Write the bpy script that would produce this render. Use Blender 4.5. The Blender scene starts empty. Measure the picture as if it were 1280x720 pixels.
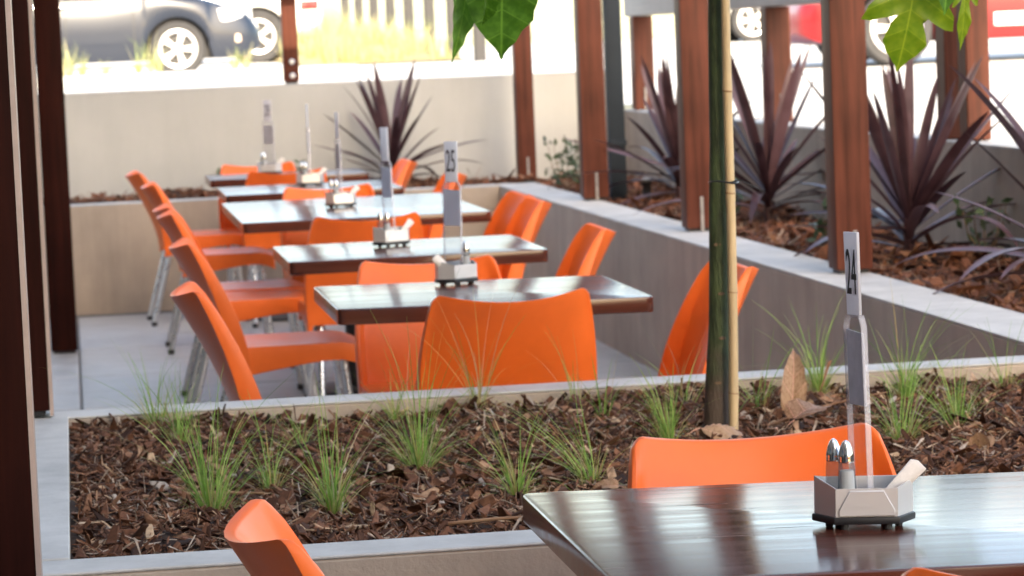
import bpy, bmesh, math, random
import numpy as np
from mathutils import Vector, Matrix, Euler

R = math.radians
scene = bpy.context.scene
COL = scene.collection
random.seed(7)
rng = np.random.default_rng(11)

# ------------------------------------------------------------------ camera
cam_d = bpy.data.cameras.new("camera")
cam = bpy.data.objects.new("camera", cam_d)
COL.objects.link(cam)
PITCH, YAW, ROLL = R(4.767), R(8.269), 0.041
fw = Vector((math.sin(YAW) * math.cos(PITCH), math.cos(YAW) * math.cos(PITCH), -math.sin(PITCH)))
rt0 = Vector((math.cos(YAW), -math.sin(YAW), 0))
up0 = rt0.cross(fw)
rt = rt0 * math.cos(ROLL) - up0 * math.sin(ROLL)
up = rt0 * math.sin(ROLL) + up0 * math.cos(ROLL)
m = Matrix((rt, up, -fw)).transposed().to_4x4()
m.translation = (0, 0, 1.39)
cam.matrix_world = m
cam_d.sensor_width = 36
cam_d.lens = 3750 * 36 / 1280
cam_d.clip_start = 0.1
cam_d.clip_end = 3000
cam_d.dof.use_dof = True
cam_d.dof.focus_distance = 4.25
cam_d.dof.aperture_fstop = 13
scene.camera = cam

# ------------------------------------------------------------------ sky, sun, exposure
SUN_EL = R(32)
world = bpy.data.worlds.new("World")
scene.world = world
world.use_nodes = True
wn = world.node_tree.nodes
bg = wn["Background"]
sky = wn.new("ShaderNodeTexSky")
sky.sky_type = 'NISHITA'
sky.sun_disc = False
sky.sun_elevation = SUN_EL
sky.sun_rotation = R(180)
sky.air_density = 1.0
sky.dust_density = 2.5
sky.ozone_density = 1.0
world.node_tree.links.new(sky.outputs[0], bg.inputs[0])
bg.inputs[1].default_value = 0.15
sun_d = bpy.data.lights.new("sun", 'SUN')
sun_d.energy = 2.0
sun_d.angle = R(0.53)
sun_d.color = (1.0, 0.95, 0.86)
sun = bpy.data.objects.new("sun", sun_d)
COL.objects.link(sun)
sun.location = (0, -30, 40)
sun.rotation_euler = (R(90) - SUN_EL, 0, 0)
vs = scene.view_settings
vs.view_transform = 'Standard'
vs.look = 'None'
vs.exposure = 2.48
vs.gamma = 1.0
vs.use_curve_mapping = False
vs.use_white_balance = True
vs.white_balance_temperature = 7850
vs.white_balance_tint = 10
scene.render.engine = 'CYCLES'
scene.cycles.use_denoising = True
scene.cycles.max_bounces = 10
scene.cycles.transparent_max_bounces = 12
scene.cycles.caustics_reflective = False
scene.cycles.caustics_refractive = False


# ------------------------------------------------------------------ materials
def newmat(name):
    mt = bpy.data.materials.new(name)
    mt.use_nodes = True
    nt = mt.node_tree
    return mt, nt, nt.nodes["Principled BSDF"], nt.nodes["Material Output"]


def plain(name, col, rough=0.5, metal=0.0, spec=0.5, coat=0.0, var=0.0, scale=8.0, bump=0.0, bscale=60.0,
          trans=0.0, ior=1.5, coat_rough=0.05, rvar=0.0, stretch=(1, 1, 1), per_object=0.0, stain=0.0):
    mt, nt, b, out = newmat(name)
    L = nt.links.new
    b.inputs["Base Color"].default_value = (*col, 1)
    b.inputs["Roughness"].default_value = rough
    b.inputs["Metallic"].default_value = metal
    b.inputs["Specular IOR Level"].default_value = spec
    b.inputs["Coat Weight"].default_value = coat
    b.inputs["Coat Roughness"].default_value = coat_rough
    b.inputs["Transmission Weight"].default_value = trans
    b.inputs["IOR"].default_value = ior
    tc = nt.nodes.new("ShaderNodeTexCoord")
    mp = nt.nodes.new("ShaderNodeMapping")
    mp.inputs["Scale"].default_value = stretch
    L(tc.outputs["Object"], mp.inputs[0])
    if per_object:
        oi = nt.nodes.new("ShaderNodeObjectInfo")
        cmb = nt.nodes.new("ShaderNodeCombineXYZ")
        mu = nt.nodes.new("ShaderNodeMath"); mu.operation = 'MULTIPLY'; mu.inputs[1].default_value = 37.0
        L(oi.outputs["Random"], mu.inputs[0])
        for k in range(3):
            L(mu.outputs[0], cmb.inputs[k])
        L(cmb.outputs[0], mp.inputs["Location"])
    if var or rvar:
        n = nt.nodes.new("ShaderNodeTexNoise")
        n.inputs["Scale"].default_value = scale
        n.inputs["Detail"].default_value = 6
        n.inputs["Roughness"].default_value = 0.62
        L(mp.outputs[0], n.inputs["Vector"])
        if var:
            mr = nt.nodes.new("ShaderNodeMapRange")
            mr.inputs[1].default_value = 0.3; mr.inputs[2].default_value = 0.7
            mr.inputs[3].default_value = 1 - var; mr.inputs[4].default_value = 1 + var
            L(n.outputs[0], mr.inputs[0])
            src = mr.outputs[0]
            if per_object:
                ad = nt.nodes.new("ShaderNodeMapRange")
                ad.inputs[3].default_value = 1 - per_object; ad.inputs[4].default_value = 1 + per_object
                L(oi.outputs["Random"], ad.inputs[0])
                m2 = nt.nodes.new("ShaderNodeMath"); m2.operation = 'MULTIPLY'
                L(mr.outputs[0], m2.inputs[0]); L(ad.outputs[0], m2.inputs[1])
                src = m2.outputs[0]
            vm = nt.nodes.new("ShaderNodeVectorMath"); vm.operation = 'SCALE'
            vm.inputs[0].default_value = col
            L(src, vm.inputs["Scale"])
            L(vm.outputs[0], b.inputs["Base Color"])
        if rvar:
            mr2 = nt.nodes.new("ShaderNodeMapRange")
            mr2.inputs[1].default_value = 0.3; mr2.inputs[2].default_value = 0.7
            mr2.inputs[3].default_value = max(0.02, rough - rvar); mr2.inputs[4].default_value = rough + rvar
            L(n.outputs[0], mr2.inputs[0]); L(mr2.outputs[0], b.inputs["Roughness"])
    if stain:
        mps = nt.nodes.new("ShaderNodeMapping"); mps.inputs["Scale"].default_value = (7, 7, 0.7)
        L(tc.outputs["Object"], mps.inputs[0])
        n3 = nt.nodes.new("ShaderNodeTexNoise"); n3.inputs["Scale"].default_value = 1.0; n3.inputs["Detail"].default_value = 7; n3.inputs["Roughness"].default_value = 0.7
        L(mps.outputs[0], n3.inputs["Vector"])
        m3 = nt.nodes.new("ShaderNodeMapRange"); m3.inputs[1].default_value = 0.42; m3.inputs[2].default_value = 0.62; m3.inputs[3].default_value = 1.0; m3.inputs[4].default_value = 1 - stain
        L(n3.outputs[0], m3.inputs[0])
        prev = b.inputs["Base Color"].links[0].from_socket
        vs3 = nt.nodes.new("ShaderNodeVectorMath"); vs3.operation = 'SCALE'
        L(prev, vs3.inputs[0]); L(m3.outputs[0], vs3.inputs["Scale"]); L(vs3.outputs[0], b.inputs["Base Color"])
    if bump:
        n2 = nt.nodes.new("ShaderNodeTexNoise")
        n2.inputs["Scale"].default_value = bscale
        n2.inputs["Detail"].default_value = 4
        L(mp.outputs[0], n2.inputs["Vector"])
        bp = nt.nodes.new("ShaderNodeBump")
        bp.inputs["Strength"].default_value = bump
        bp.inputs["Distance"].default_value = 0.004
        L(n2.outputs[0], bp.inputs["Height"])
        L(bp.outputs[0], b.inputs["Normal"])
    return mt


def ramp_attr(name, stops, rough=0.8, attr="rnd", noise=0.25, transl=0.0, spec=0.3):
    """colour picked by a per-piece random attribute, with some noise on top"""
    mt, nt, b, out = newmat(name)
    L = nt.links.new
    a = nt.nodes.new("ShaderNodeAttribute"); a.attribute_name = attr
    tc = nt.nodes.new("ShaderNodeTexCoord")
    n = nt.nodes.new("ShaderNodeTexNoise"); n.inputs["Scale"].default_value = 90; n.inputs["Detail"].default_value = 4
    L(tc.outputs["Object"], n.inputs["Vector"])
    r = nt.nodes.new("ShaderNodeValToRGB")
    el = r.color_ramp.elements
    el[0].position, el[0].color = stops[0][0], (*stops[0][1], 1)
    el[1].position, el[1].color = stops[-1][0], (*stops[-1][1], 1)
    for p, c in stops[1:-1]:
        e = el.new(p); e.color = (*c, 1)
    L(a.outputs["Fac"], r.inputs[0])
    mr = nt.nodes.new("ShaderNodeMapRange")
    mr.inputs[1].default_value = 0.3; mr.inputs[2].default_value = 0.7
    mr.inputs[3].default_value = 1 - noise; mr.inputs[4].default_value = 1 + noise
    L(n.outputs[0], mr.inputs[0])
    vm = nt.nodes.new("ShaderNodeVectorMath"); vm.operation = 'SCALE'
    L(r.outputs[0], vm.inputs[0]); L(mr.outputs[0], vm.inputs["Scale"])
    L(vm.outputs[0], b.inputs["Base Color"])
    b.inputs["Roughness"].default_value = rough
    b.inputs["Specular IOR Level"].default_value = spec
    if transl:
        tr = nt.nodes.new("ShaderNodeBsdfTranslucent")
        L(vm.outputs[0], tr.inputs[0])
        mx = nt.nodes.new("ShaderNodeMixShader"); mx.inputs[0].default_value = transl
        L(b.outputs[0], mx.inputs[1]); L(tr.outputs[0], mx.inputs[2]); L(mx.outputs[0], out.inputs[0])
    return mt


def leafmat(name, c1, c2, rough=0.35, transl=0.35, scale=14, veins=True, var_obj=0.2):
    mt, nt, b, out = newmat(name)
    L = nt.links.new
    tc = nt.nodes.new("ShaderNodeTexCoord")
    n = nt.nodes.new("ShaderNodeTexNoise"); n.inputs["Scale"].default_value = scale; n.inputs["Detail"].default_value = 5
    L(tc.outputs["Object"], n.inputs["Vector"])
    oi = nt.nodes.new("ShaderNodeObjectInfo")
    ad = nt.nodes.new("ShaderNodeMath"); ad.operation = 'MULTIPLY_ADD'
    L(oi.outputs["Random"], ad.inputs[0]); ad.inputs[1].default_value = var_obj * 2; ad.inputs[2].default_value = -var_obj
    a2 = nt.nodes.new("ShaderNodeMath"); a2.operation = 'ADD'
    L(n.outputs[0], a2.inputs[0]); L(ad.outputs[0], a2.inputs[1])
    r = nt.nodes.new("ShaderNodeValToRGB")
    r.color_ramp.elements[0].position = 0.3; r.color_ramp.elements[0].color = (*c1, 1)
    r.color_ramp.elements[1].position = 0.7; r.color_ramp.elements[1].color = (*c2, 1)
    L(a2.outputs[0], r.inputs[0])
    col = r.outputs[0]
    if veins:
        def mth(op, a, b_=None):
            n_ = nt.nodes.new("ShaderNodeMath"); n_.operation = op
            for k, v in ((0, a), (1, b_)):
                if v is None: continue
                if isinstance(v, (int, float)): n_.inputs[k].default_value = v
                else: L(v, n_.inputs[k])
            return n_.outputs[0]
        sp = nt.nodes.new("ShaderNodeSeparateXYZ"); L(tc.outputs["Object"], sp.inputs[0])
        ax = mth('ABSOLUTE', sp.outputs[0])
        mid = mth('LESS_THAN', ax, 0.012)
        ph = mth('ABSOLUTE', mth('SINE', mth('MULTIPLY', mth('SUBTRACT', sp.outputs[1], mth('MULTIPLY', ax, 0.55)), 11.0)))
        side = mth('LESS_THAN', ph, 0.055)
        vf = mth('MULTIPLY', mth('MAXIMUM', mid, side), 0.45)
        mxc = nt.nodes.new("ShaderNodeMixRGB"); mxc.inputs[2].default_value = (min(1, c2[0] * 2.2), min(1, c2[1] * 1.8), min(1, c2[2] * 2.5), 1)
        L(vf, mxc.inputs[0]); L(r.outputs[0], mxc.inputs[1])
        col = mxc.outputs[0]
    L(col, b.inputs["Base Color"])
    b.inputs["Roughness"].default_value = rough
    if transl:
        tr = nt.nodes.new("ShaderNodeBsdfTranslucent")
        L(col, tr.inputs[0])
        mx = nt.nodes.new("ShaderNodeMixShader"); mx.inputs[0].default_value = transl
        L(b.outputs[0], mx.inputs[1]); L(tr.outputs[0], mx.inputs[2]); L(mx.outputs[0], out.inputs[0])
    return mt


def woodmat(name, dark, light, rough, coat=0.0, axis='Z', scale=1.0, bump=0.15, coat_rough=0.08, spec=0.5):
    """stained timber: long grain along one axis, streaks in colour and gloss"""
    mt, nt, b, out = newmat(name)
    L = nt.links.new
    tc = nt.nodes.new("ShaderNodeTexCoord")
    oi = nt.nodes.new("ShaderNodeObjectInfo")
    mp = nt.nodes.new("ShaderNodeMapping")
    s = {'X': (1.6, 38, 38), 'Y': (38, 1.6, 38), 'Z': (38, 38, 1.6)}[axis]
    mp.inputs["Scale"].default_value = tuple(v * scale for v in s)
    cb = nt.nodes.new("ShaderNodeCombineXYZ")
    mu = nt.nodes.new("ShaderNodeMath"); mu.operation = 'MULTIPLY'; mu.inputs[1].default_value = 53.0
    L(oi.outputs["Random"], mu.inputs[0])
    for k in range(3):
        L(mu.outputs[0], cb.inputs[k])
    L(tc.outputs["Object"], mp.inputs[0]); L(cb.outputs[0], mp.inputs["Location"])
    n = nt.nodes.new("ShaderNodeTexNoise"); n.inputs["Scale"].default_value = 1.0; n.inputs["Detail"].default_value = 8
    n.inputs["Roughness"].default_value = 0.65; n.inputs["Distortion"].default_value = 0.4
    L(mp.outputs[0], n.inputs["Vector"])
    big = nt.nodes.new("ShaderNodeTexNoise"); big.inputs["Scale"].default_value = 3.0; big.inputs["Detail"].default_value = 3
    L(tc.outputs["Object"], big.inputs["Vector"])
    mix = nt.nodes.new("ShaderNodeMath"); mix.operation = 'MULTIPLY_ADD'
    L(big.outputs[0], mix.inputs[0]); mix.inputs[1].default_value = 0.5; L(n.outputs[0], mix.inputs[2])
    r = nt.nodes.new("ShaderNodeValToRGB")
    r.color_ramp.elements[0].position = 0.5; r.color_ramp.elements[0].color = (*dark, 1)
    r.color_ramp.elements[1].position = 1.0; r.color_ramp.elements[1].color = (*light, 1)
    L(mix.outputs[0], r.inputs[0])
    L(r.outputs[0], b.inputs["Base Color"])
    mr = nt.nodes.new("ShaderNodeMapRange")
    mr.inputs[1].default_value = 0.3; mr.inputs[2].default_value = 0.7
    mr.inputs[3].default_value = rough * 0.75; mr.inputs[4].default_value = rough * 1.3
    L(n.outputs[0], mr.inputs[0]); L(mr.outputs[0], b.inputs["Roughness"])
    b.inputs["Specular IOR Level"].default_value = spec
    b.inputs["Coat Weight"].default_value = coat
    b.inputs["Coat Roughness"].default_value = coat_rough
    bp = nt.nodes.new("ShaderNodeBump"); bp.inputs["Strength"].default_value = bump; bp.inputs["Distance"].default_value = 0.002
    L(n.outputs[0], bp.inputs["Height"]); L(bp.outputs[0], b.inputs["Normal"])
    if coat:
        L(bp.outputs[0], b.inputs["Coat Normal"])
    return mt


def tabletop_finish(mt):
    """brushed-on stain: sheen smeared across the grain, hairline cracks along it"""
    nt = mt.node_tree; L = nt.links.new
    b = nt.nodes["Principled BSDF"]
    b.inputs["Anisotropic"].default_value = 0.85
    tg = nt.nodes.new("ShaderNodeCombineXYZ"); tg.inputs[1].default_value = 1.0
    L(tg.outputs[0], b.inputs["Tangent"])
    tc = next(n for n in nt.nodes if n.type == 'TEX_COORD')
    mp = nt.nodes.new("ShaderNodeMapping"); mp.inputs["Scale"].default_value = (5.0, 130.0, 5.0)
    L(tc.outputs["Object"], mp.inputs[0])
    n = nt.nodes.new("ShaderNodeTexNoise"); n.inputs["Scale"].default_value = 1.0; n.inputs["Detail"].default_value = 2
    L(mp.outputs[0], n.inputs["Vector"])
    gt = nt.nodes.new("ShaderNodeMapRange"); gt.inputs[1].default_value = 0.735; gt.inputs[2].default_value = 0.765
    L(n.outputs[0], gt.inputs[0])
    oldr = b.inputs["Roughness"].links[0].from_socket
    mr = nt.nodes.new("ShaderNodeMix"); mr.inputs[3].default_value = 0.9
    L(gt.outputs[0], mr.inputs[0]); L(oldr, mr.inputs[2]); L(mr.outputs[0], b.inputs["Roughness"])
    oldc = b.inputs["Base Color"].links[0].from_socket
    mc = nt.nodes.new("ShaderNodeMixRGB"); mc.inputs[2].default_value = (0.006, 0.004, 0.003, 1)
    L(gt.outputs[0], mc.inputs[0]); L(oldc, mc.inputs[1]); L(mc.outputs[0], b.inputs["Base Color"])
    inv = nt.nodes.new("ShaderNodeMath"); inv.operation = 'MULTIPLY_ADD'; inv.inputs[1].default_value = -0.7; inv.inputs[2].default_value = 0.7
    L(gt.outputs[0], inv.inputs[0]); L(inv.outputs[0], b.inputs["Specular IOR Level"])


MAT = {}
MAT['orange'] = plain('orange_plastic', (0.85, 0.145, 0.024), rough=0.41, spec=0.36, bump=0.05, bscale=900, rvar=0.08, scale=7, var=0.07, per_object=0.05)
MAT['alu'] = plain('satin_aluminium', (0.72, 0.72, 0.73), rough=0.3, metal=1.0, rvar=0.08, scale=20)
MAT['fin'] = plain('galvanised_fin', (0.30, 0.29, 0.28), rough=0.6, metal=0.3, var=0.2, scale=30)
MAT['rubber'] = plain('dark_rubber', (0.03, 0.03, 0.032), rough=0.6)
MAT['tabletop'] = woodmat('stained_tabletop', (0.040, 0.0105, 0.0070), (0.115, 0.030, 0.018), 0.175, axis='X', bump=0.05, spec=0.7)
tabletop_finish(MAT['tabletop'])
MAT['table_steel'] = plain('table_base_black', (0.03, 0.03, 0.032), rough=0.4, metal=0.0)
MAT['post_shaded'] = woodmat('shade_darkened_timber', (0.010, 0.0028, 0.002), (0.034, 0.0075, 0.0048), 0.5, axis='Z', bump=0.2, spec=0.06)  # backlit shade of the left posts worked into the timber colour
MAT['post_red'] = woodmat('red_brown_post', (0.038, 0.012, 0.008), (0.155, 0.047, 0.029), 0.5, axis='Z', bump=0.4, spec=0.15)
MAT['lit_edge_tone'] = plain('lit_edge_paint', (0.36, 0.26, 0.22), rough=0.5, var=0.1, scale=20)  # pale colour stands in for light catching the post's side face
MAT['render'] = plain('grey_cement_render', (0.46, 0.462, 0.45), rough=0.85, var=0.06, scale=1.6, bump=0.35, bscale=140, stain=0.05)
MAT['taupe'] = plain('taupe_cement_render', (0.42, 0.345, 0.28), rough=0.85, var=0.13, scale=3.0, bump=0.35, bscale=140, stain=0.13)
MAT['pale_top'] = plain('pale_toplit_concrete', (0.50, 0.485, 0.46), rough=0.75, var=0.14, scale=5, bump=0.2, bscale=120, stain=0.13)
MAT['paver'] = plain('pale_grey_paver', (0.37, 0.36, 0.345), rough=0.45, var=0.2, scale=7, bump=0.1, bscale=90, per_object=0.13, rvar=0.08, stain=0.10)
MAT['grout'] = plain('grey_grout', (0.10, 0.095, 0.09), rough=0.9, var=0.15, scale=20)
MAT['soil'] = plain('dark_bark_soil', (0.035, 0.017, 0.010), rough=0.95, var=0.5, scale=40, bump=1.0, bscale=70)
MAT['chips'] = ramp_attr('bark_chips', [(0.0, (0.026, 0.012, 0.008)), (0.36, (0.080, 0.034, 0.019)), (0.66, (0.165, 0.070, 0.039)),
                                        (0.87, (0.26, 0.135, 0.080)), (0.955, (0.45, 0.31, 0.20)), (1.0, (0.32, 0.28, 0.25))], rough=0.75, noise=0.4, spec=0.2)
MAT['chips_red'] = ramp_attr('reddish_bark_chips', [(0.0, (0.035, 0.014, 0.008)), (0.45, (0.12, 0.042, 0.020)), (0.8, (0.22, 0.085, 0.042)),
                                        (0.95, (0.32, 0.16, 0.09)), (1.0, (0.42, 0.33, 0.25))], rough=0.7, noise=0.35)
MAT['grass'] = ramp_attr('fine_grass_blades', [(0.0, (0.12, 0.25, 0.05)), (0.45, (0.26, 0.45, 0.09)), (0.8, (0.44, 0.57, 0.17)),
                                        (0.93, (0.50, 0.38, 0.13)), (1.0, (0.60, 0.52, 0.36))], rough=0.45, noise=0.1, transl=0.45)
MAT['verge_grass'] = ramp_attr('dry_verge_grass', [(0.0, (0.20, 0.27, 0.09)), (0.6, (0.36, 0.38, 0.16)), (1.0, (0.52, 0.46, 0.28))], rough=0.6, noise=0.15, transl=0.3)
MAT['cordy'] = leafmat('purple_cordyline_leaf', (0.042, 0.018, 0.022), (0.125, 0.066, 0.076), rough=0.36, transl=0.15, scale=6, veins=False)
MAT['leaf_dark'] = leafmat('glossy_green_leaf', (0.045, 0.145, 0.010), (0.11, 0.28, 0.028), rough=0.40, transl=0.3, scale=9)
MAT['leaf_light'] = leafmat('yellow_green_leaf', (0.13, 0.25, 0.012), (0.24, 0.33, 0.02), rough=0.33, transl=0.45, scale=9)
MAT['shrub'] = leafmat('small_shrub_leaf', (0.04, 0.07, 0.03), (0.10, 0.15, 0.07), rough=0.45, transl=0.2)
MAT['dry_leaf'] = leafmat('dry_brown_leaf', (0.20, 0.085, 0.035), (0.42, 0.25, 0.14), rough=0.6, transl=0.15, scale=16)
MAT['bark'] = plain('green_sapling_bark', (0.046, 0.068, 0.026), rough=0.65, var=0.8, scale=14, bump=1.0, bscale=60, stretch=(3, 3, 0.7))
_nt = MAT['bark'].node_tree; _b = _nt.nodes["Principled BSDF"]
_src = _b.inputs["Base Color"].links[0].from_socket
_tc = next(n for n in _nt.nodes if n.type == 'TEX_COORD')
_sp = _nt.nodes.new("ShaderNodeSeparateXYZ"); _nt.links.new(_tc.outputs["Object"], _sp.inputs[0])
_nz = _nt.nodes.new("ShaderNodeTexNoise"); _nz.inputs["Scale"].default_value = 14; _nt.links.new(_tc.outputs["Object"], _nz.inputs["Vector"])
_ad = _nt.nodes.new("ShaderNodeMath"); _ad.operation = 'MULTIPLY_ADD'; _ad.inputs[1].default_value = 0.5
_nt.links.new(_nz.outputs[0], _ad.inputs[0]); _nt.links.new(_sp.outputs[2], _ad.inputs[2])
_mr = _nt.nodes.new("ShaderNodeMapRange"); _mr.inputs[1].default_value = 0.34; _mr.inputs[2].default_value = 0.52
_nt.links.new(_ad.outputs[0], _mr.inputs[0])
_mc = _nt.nodes.new("ShaderNodeMixRGB"); _mc.inputs[1].default_value = (0.085, 0.058, 0.042, 1)
_nt.links.new(_mr.outputs[0], _mc.inputs[0]); _nt.links.new(_src, _mc.inputs[2]); _nt.links.new(_mc.outputs[0], _b.inputs["Base Color"])
MAT['bark_scar'] = plain('leaf_scar', (0.16, 0.10, 0.06), rough=0.8, var=0.3, scale=60)
MAT['bamboo'] = plain('bamboo_stake', (0.52, 0.38, 0.22), rough=0.4, var=0.18, scale=5, stretch=(12, 12, 1))
MAT['bamboo_node'] = plain('bamboo_node', (0.28, 0.16, 0.075), rough=0.5, var=0.2)
MAT['wire'] = plain('dark_tie_wire', (0.05, 0.05, 0.05), rough=0.4, metal=0.6)
MAT['brushed'] = plain('brushed_steel', (0.74, 0.74, 0.75), rough=0.36, metal=0.55, rvar=0.08, scale=6, stretch=(1, 1, 60))
MAT['chrome'] = plain('chrome', (0.75, 0.75, 0.76), rough=0.08, metal=1.0)
MAT['black_plastic'] = plain('black_plastic', (0.015, 0.015, 0.018), rough=0.4)
def glassy(name, tint, body, frac, ior):
    mt, nt, b, o = newmat(name)
    tr = nt.nodes.new("ShaderNodeBsdfTransparent"); tr.inputs[0].default_value = (*tint, 1)
    b.inputs["Base Color"].default_value = (*body, 1); b.inputs["Roughness"].default_value = 0.08; b.inputs["IOR"].default_value = ior
    mx = nt.nodes.new("ShaderNodeMixShader"); mx.inputs[0].default_value = frac
    nt.links.new(tr.outputs[0], mx.inputs[1]); nt.links.new(b.outputs[0], mx.inputs[2]); nt.links.new(mx.outputs[0], o.inputs[0])
    return mt


MAT['acrylic_edge'] = glassy('polished_acrylic_edge', (0.96, 0.96, 0.98), (0.82, 0.80, 0.84), 0.26, 1.5)
MAT['shaker_glass'] = glassy('shaker_glass', (0.80, 0.82, 0.84), (0.30, 0.31, 0.33), 0.22, 1.6)
_m, _nt, _b, _o = newmat('clear_acrylic')
_tr = _nt.nodes.new("ShaderNodeBsdfTransparent"); _tr.inputs[0].default_value = (0.90, 0.90, 0.92, 1)
_gl = _nt.nodes.new("ShaderNodeBsdfGlossy"); _gl.inputs["Roughness"].default_value = 0.03
_lw = _nt.nodes.new("ShaderNodeFresnel"); _lw.inputs[0].default_value = 1.16
_mx = _nt.nodes.new("ShaderNodeMixShader")
_nt.links.new(_lw.outputs[0], _mx.inputs[0]); _nt.links.new(_tr.outputs[0], _mx.inputs[1]); _nt.links.new(_gl.outputs[0], _mx.inputs[2]); _nt.links.new(_mx.outputs[0], _o.inputs[0])
MAT['acrylic'] = _m
MAT['glass'] = plain('shaker_glass', (0.93, 0.95, 0.96), rough=0.03, trans=1.0, ior=1.4)
MAT['card'] = plain('lilac_number_card', (0.68, 0.67, 0.70), rough=0.35, var=0.04)
MAT['card_white'] = plain('white_number_card', (0.80, 0.82, 0.86), rough=0.35, var=0.03)
MAT['menu'] = plain('printed_menu_card', (0.62, 0.61, 0.64), rough=0.3, var=0.35, scale=26)
def add_translucency(mt, frac, col):
    nt = mt.node_tree
    tr = nt.nodes.new("ShaderNodeBsdfTranslucent"); tr.inputs[0].default_value = (*col, 1)
    mx = nt.nodes.new("ShaderNodeMixShader"); mx.inputs[0].default_value = frac
    out = nt.nodes["Material Output"]
    nt.links.new(nt.nodes["Principled BSDF"].outputs[0], mx.inputs[1]); nt.links.new(tr.outputs[0], mx.inputs[2]); nt.links.new(mx.outputs[0], out.inputs[0])


add_translucency(MAT['card'], 0.5, (0.76, 0.75, 0.79))
add_translucency(MAT['card_white'], 0.5, (0.86, 0.88, 0.92))
add_translucency(MAT['menu'], 0.45, (0.64, 0.63, 0.66))
MAT['ink_grey'] = plain('glare_washed_print', (0.10, 0.10, 0.12), rough=0.5)  # black print greyed to imitate the overexposed card
MAT['ink'] = plain('black_print', (0.012, 0.012, 0.014), rough=0.5)
MAT['salt'] = plain('salt', (0.82, 0.82, 0.80), rough=0.8)
MAT['pepper'] = plain('pepper', (0.06, 0.05, 0.045), rough=0.9, var=0.5, scale=300)
MAT['paper'] = plain('paper_sachet', (0.72, 0.67, 0.64), rough=0.6, var=0.14, scale=70)
MAT['concrete'] = plain('pale_street_concrete', (0.50, 0.49, 0.47), rough=0.85, var=0.12, scale=0.6, bump=0.2, bscale=20)
MAT['kerb'] = plain('kerb_concrete', (0.48, 0.47, 0.45), rough=0.85, var=0.1, scale=3)
MAT['verge'] = plain('verge_earth', (0.30, 0.24, 0.12), rough=0.95, var=0.3, scale=2)
MAT['steel_blue'] = plain('slate_steel_paint', (0.026, 0.034, 0.044), rough=0.6, spec=0.12, var=0.06)
MAT['railing'] = plain('grey_railing_paint', (0.014, 0.014, 0.017), rough=0.5, var=0.1)
MAT['rail_timber'] = woodmat('weathered_rail_timber', (0.34, 0.31, 0.29), (0.55, 0.51, 0.48), 0.7, axis='Y', bump=0.2)
MAT['facade'] = plain('cafe_facade_render', (0.40, 0.37, 0.33), rough=0.85, var=0.06, scale=1.0)
MAT['sky_block_skin'] = plain('sky_block_dark_skin', (0.13, 0.10, 0.085), rough=0.6, var=0.2, scale=3, stretch=(1, 1, 12))
MAT['dark_glass'] = plain('dark_window_glass', (0.02, 0.022, 0.025), rough=0.06, spec=0.6)
MAT['car_blue'] = plain('dark_blue_car_paint', (0.006, 0.012, 0.026), rough=0.4, coat=0.35, coat_rough=0.05)
MAT['car_red'] = plain('red_car_paint', (0.20, 0.0015, 0.004), rough=0.4, coat=0.25, coat_rough=0.05)
MAT['car_white'] = plain('white_car_paint', (0.78, 0.78, 0.77), rough=0.3, coat=1.0, coat_rough=0.04)
MAT['tyre'] = plain('tyre_rubber', (0.028, 0.028, 0.03), rough=0.75, var=0.2)
MAT['rim'] = plain('silver_wheel_paint', (0.68, 0.68, 0.70), rough=0.32, metal=0.6)
MAT['car_trim'] = plain('dark_car_trim', (0.03, 0.03, 0.032), rough=0.5)
MAT['lamp'] = plain('headlamp_lens', (0.80, 0.80, 0.80), rough=0.1, coat=1.0)
MAT['lamp_red'] = plain('tail_lamp_lens', (0.45, 0.02, 0.02), rough=0.2, coat=1.0)
MAT['lamp_amber'] = plain('fog_lamp_lens', (0.75, 0.55, 0.42), rough=0.2, coat=1.0)


# ------------------------------------------------------------------ helpers
def finish(bm, bevel=0.0, seg=2, angle=0.6, smooth=True):
    bmesh.ops.recalc_face_normals(bm, faces=bm.faces[:])
    if bevel:
        es = [e for e in bm.edges if len(e.link_faces) == 2 and e.calc_face_angle(0) > angle]
        bmesh.ops.bevel(bm, geom=es, offset=bevel, segments=seg, profile=0.6, affect='EDGES', clamp_overlap=True)
    if smooth:
        for f in bm.faces:
            f.smooth = True
        for e in bm.edges:
            if len(e.link_faces) == 2 and e.calc_face_angle(0) > 0.6:
                e.smooth = False


def to_mesh(bm, name, mat):
    me = bpy.data.meshes.new(name)
    bm.to_mesh(me)
    bm.free()
    me.materials.append(MAT[mat] if isinstance(mat, str) else mat)
    return me


def link(name, me, parent=None, loc=(0, 0, 0), rot=(0, 0, 0), scl=(1, 1, 1)):
    o = bpy.data.objects.new(name, me)
    COL.objects.link(o)
    o.location = loc
    o.rotation_euler = rot
    o.scale = scl
    if parent:
        o.parent = parent
    return o


def tag(o, label=None, cat=None, group=None, kind=None):
    if label: o["label"] = label
    if cat: o["category"] = cat
    if group: o["group"] = group
    if kind: o["kind"] = kind
    return o


def thing(name, label, cat, loc=(0, 0, 0), rot=(0, 0, 0), group=None):
    o = bpy.data.objects.new(name, None)
    COL.objects.link(o)
    o.empty_display_size = 0.1
    o.location = loc
    o.rotation_euler = rot
    return tag(o, label, cat, group)


def box(bm, x0, x1, y0, y1, z0, z1):
    v = [bm.verts.new(p) for p in ((x0, y0, z0), (x1, y0, z0), (x1, y1, z0), (x0, y1, z0),
                                   (x0, y0, z1), (x1, y0, z1), (x1, y1, z1), (x0, y1, z1))]
    for q in ((3, 2, 1, 0), (4, 5, 6, 7), (0, 1, 5, 4), (1, 2, 6, 5), (2, 3, 7, 6), (3, 0, 4, 7)):
        bm.faces.new([v[i] for i in q])


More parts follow.
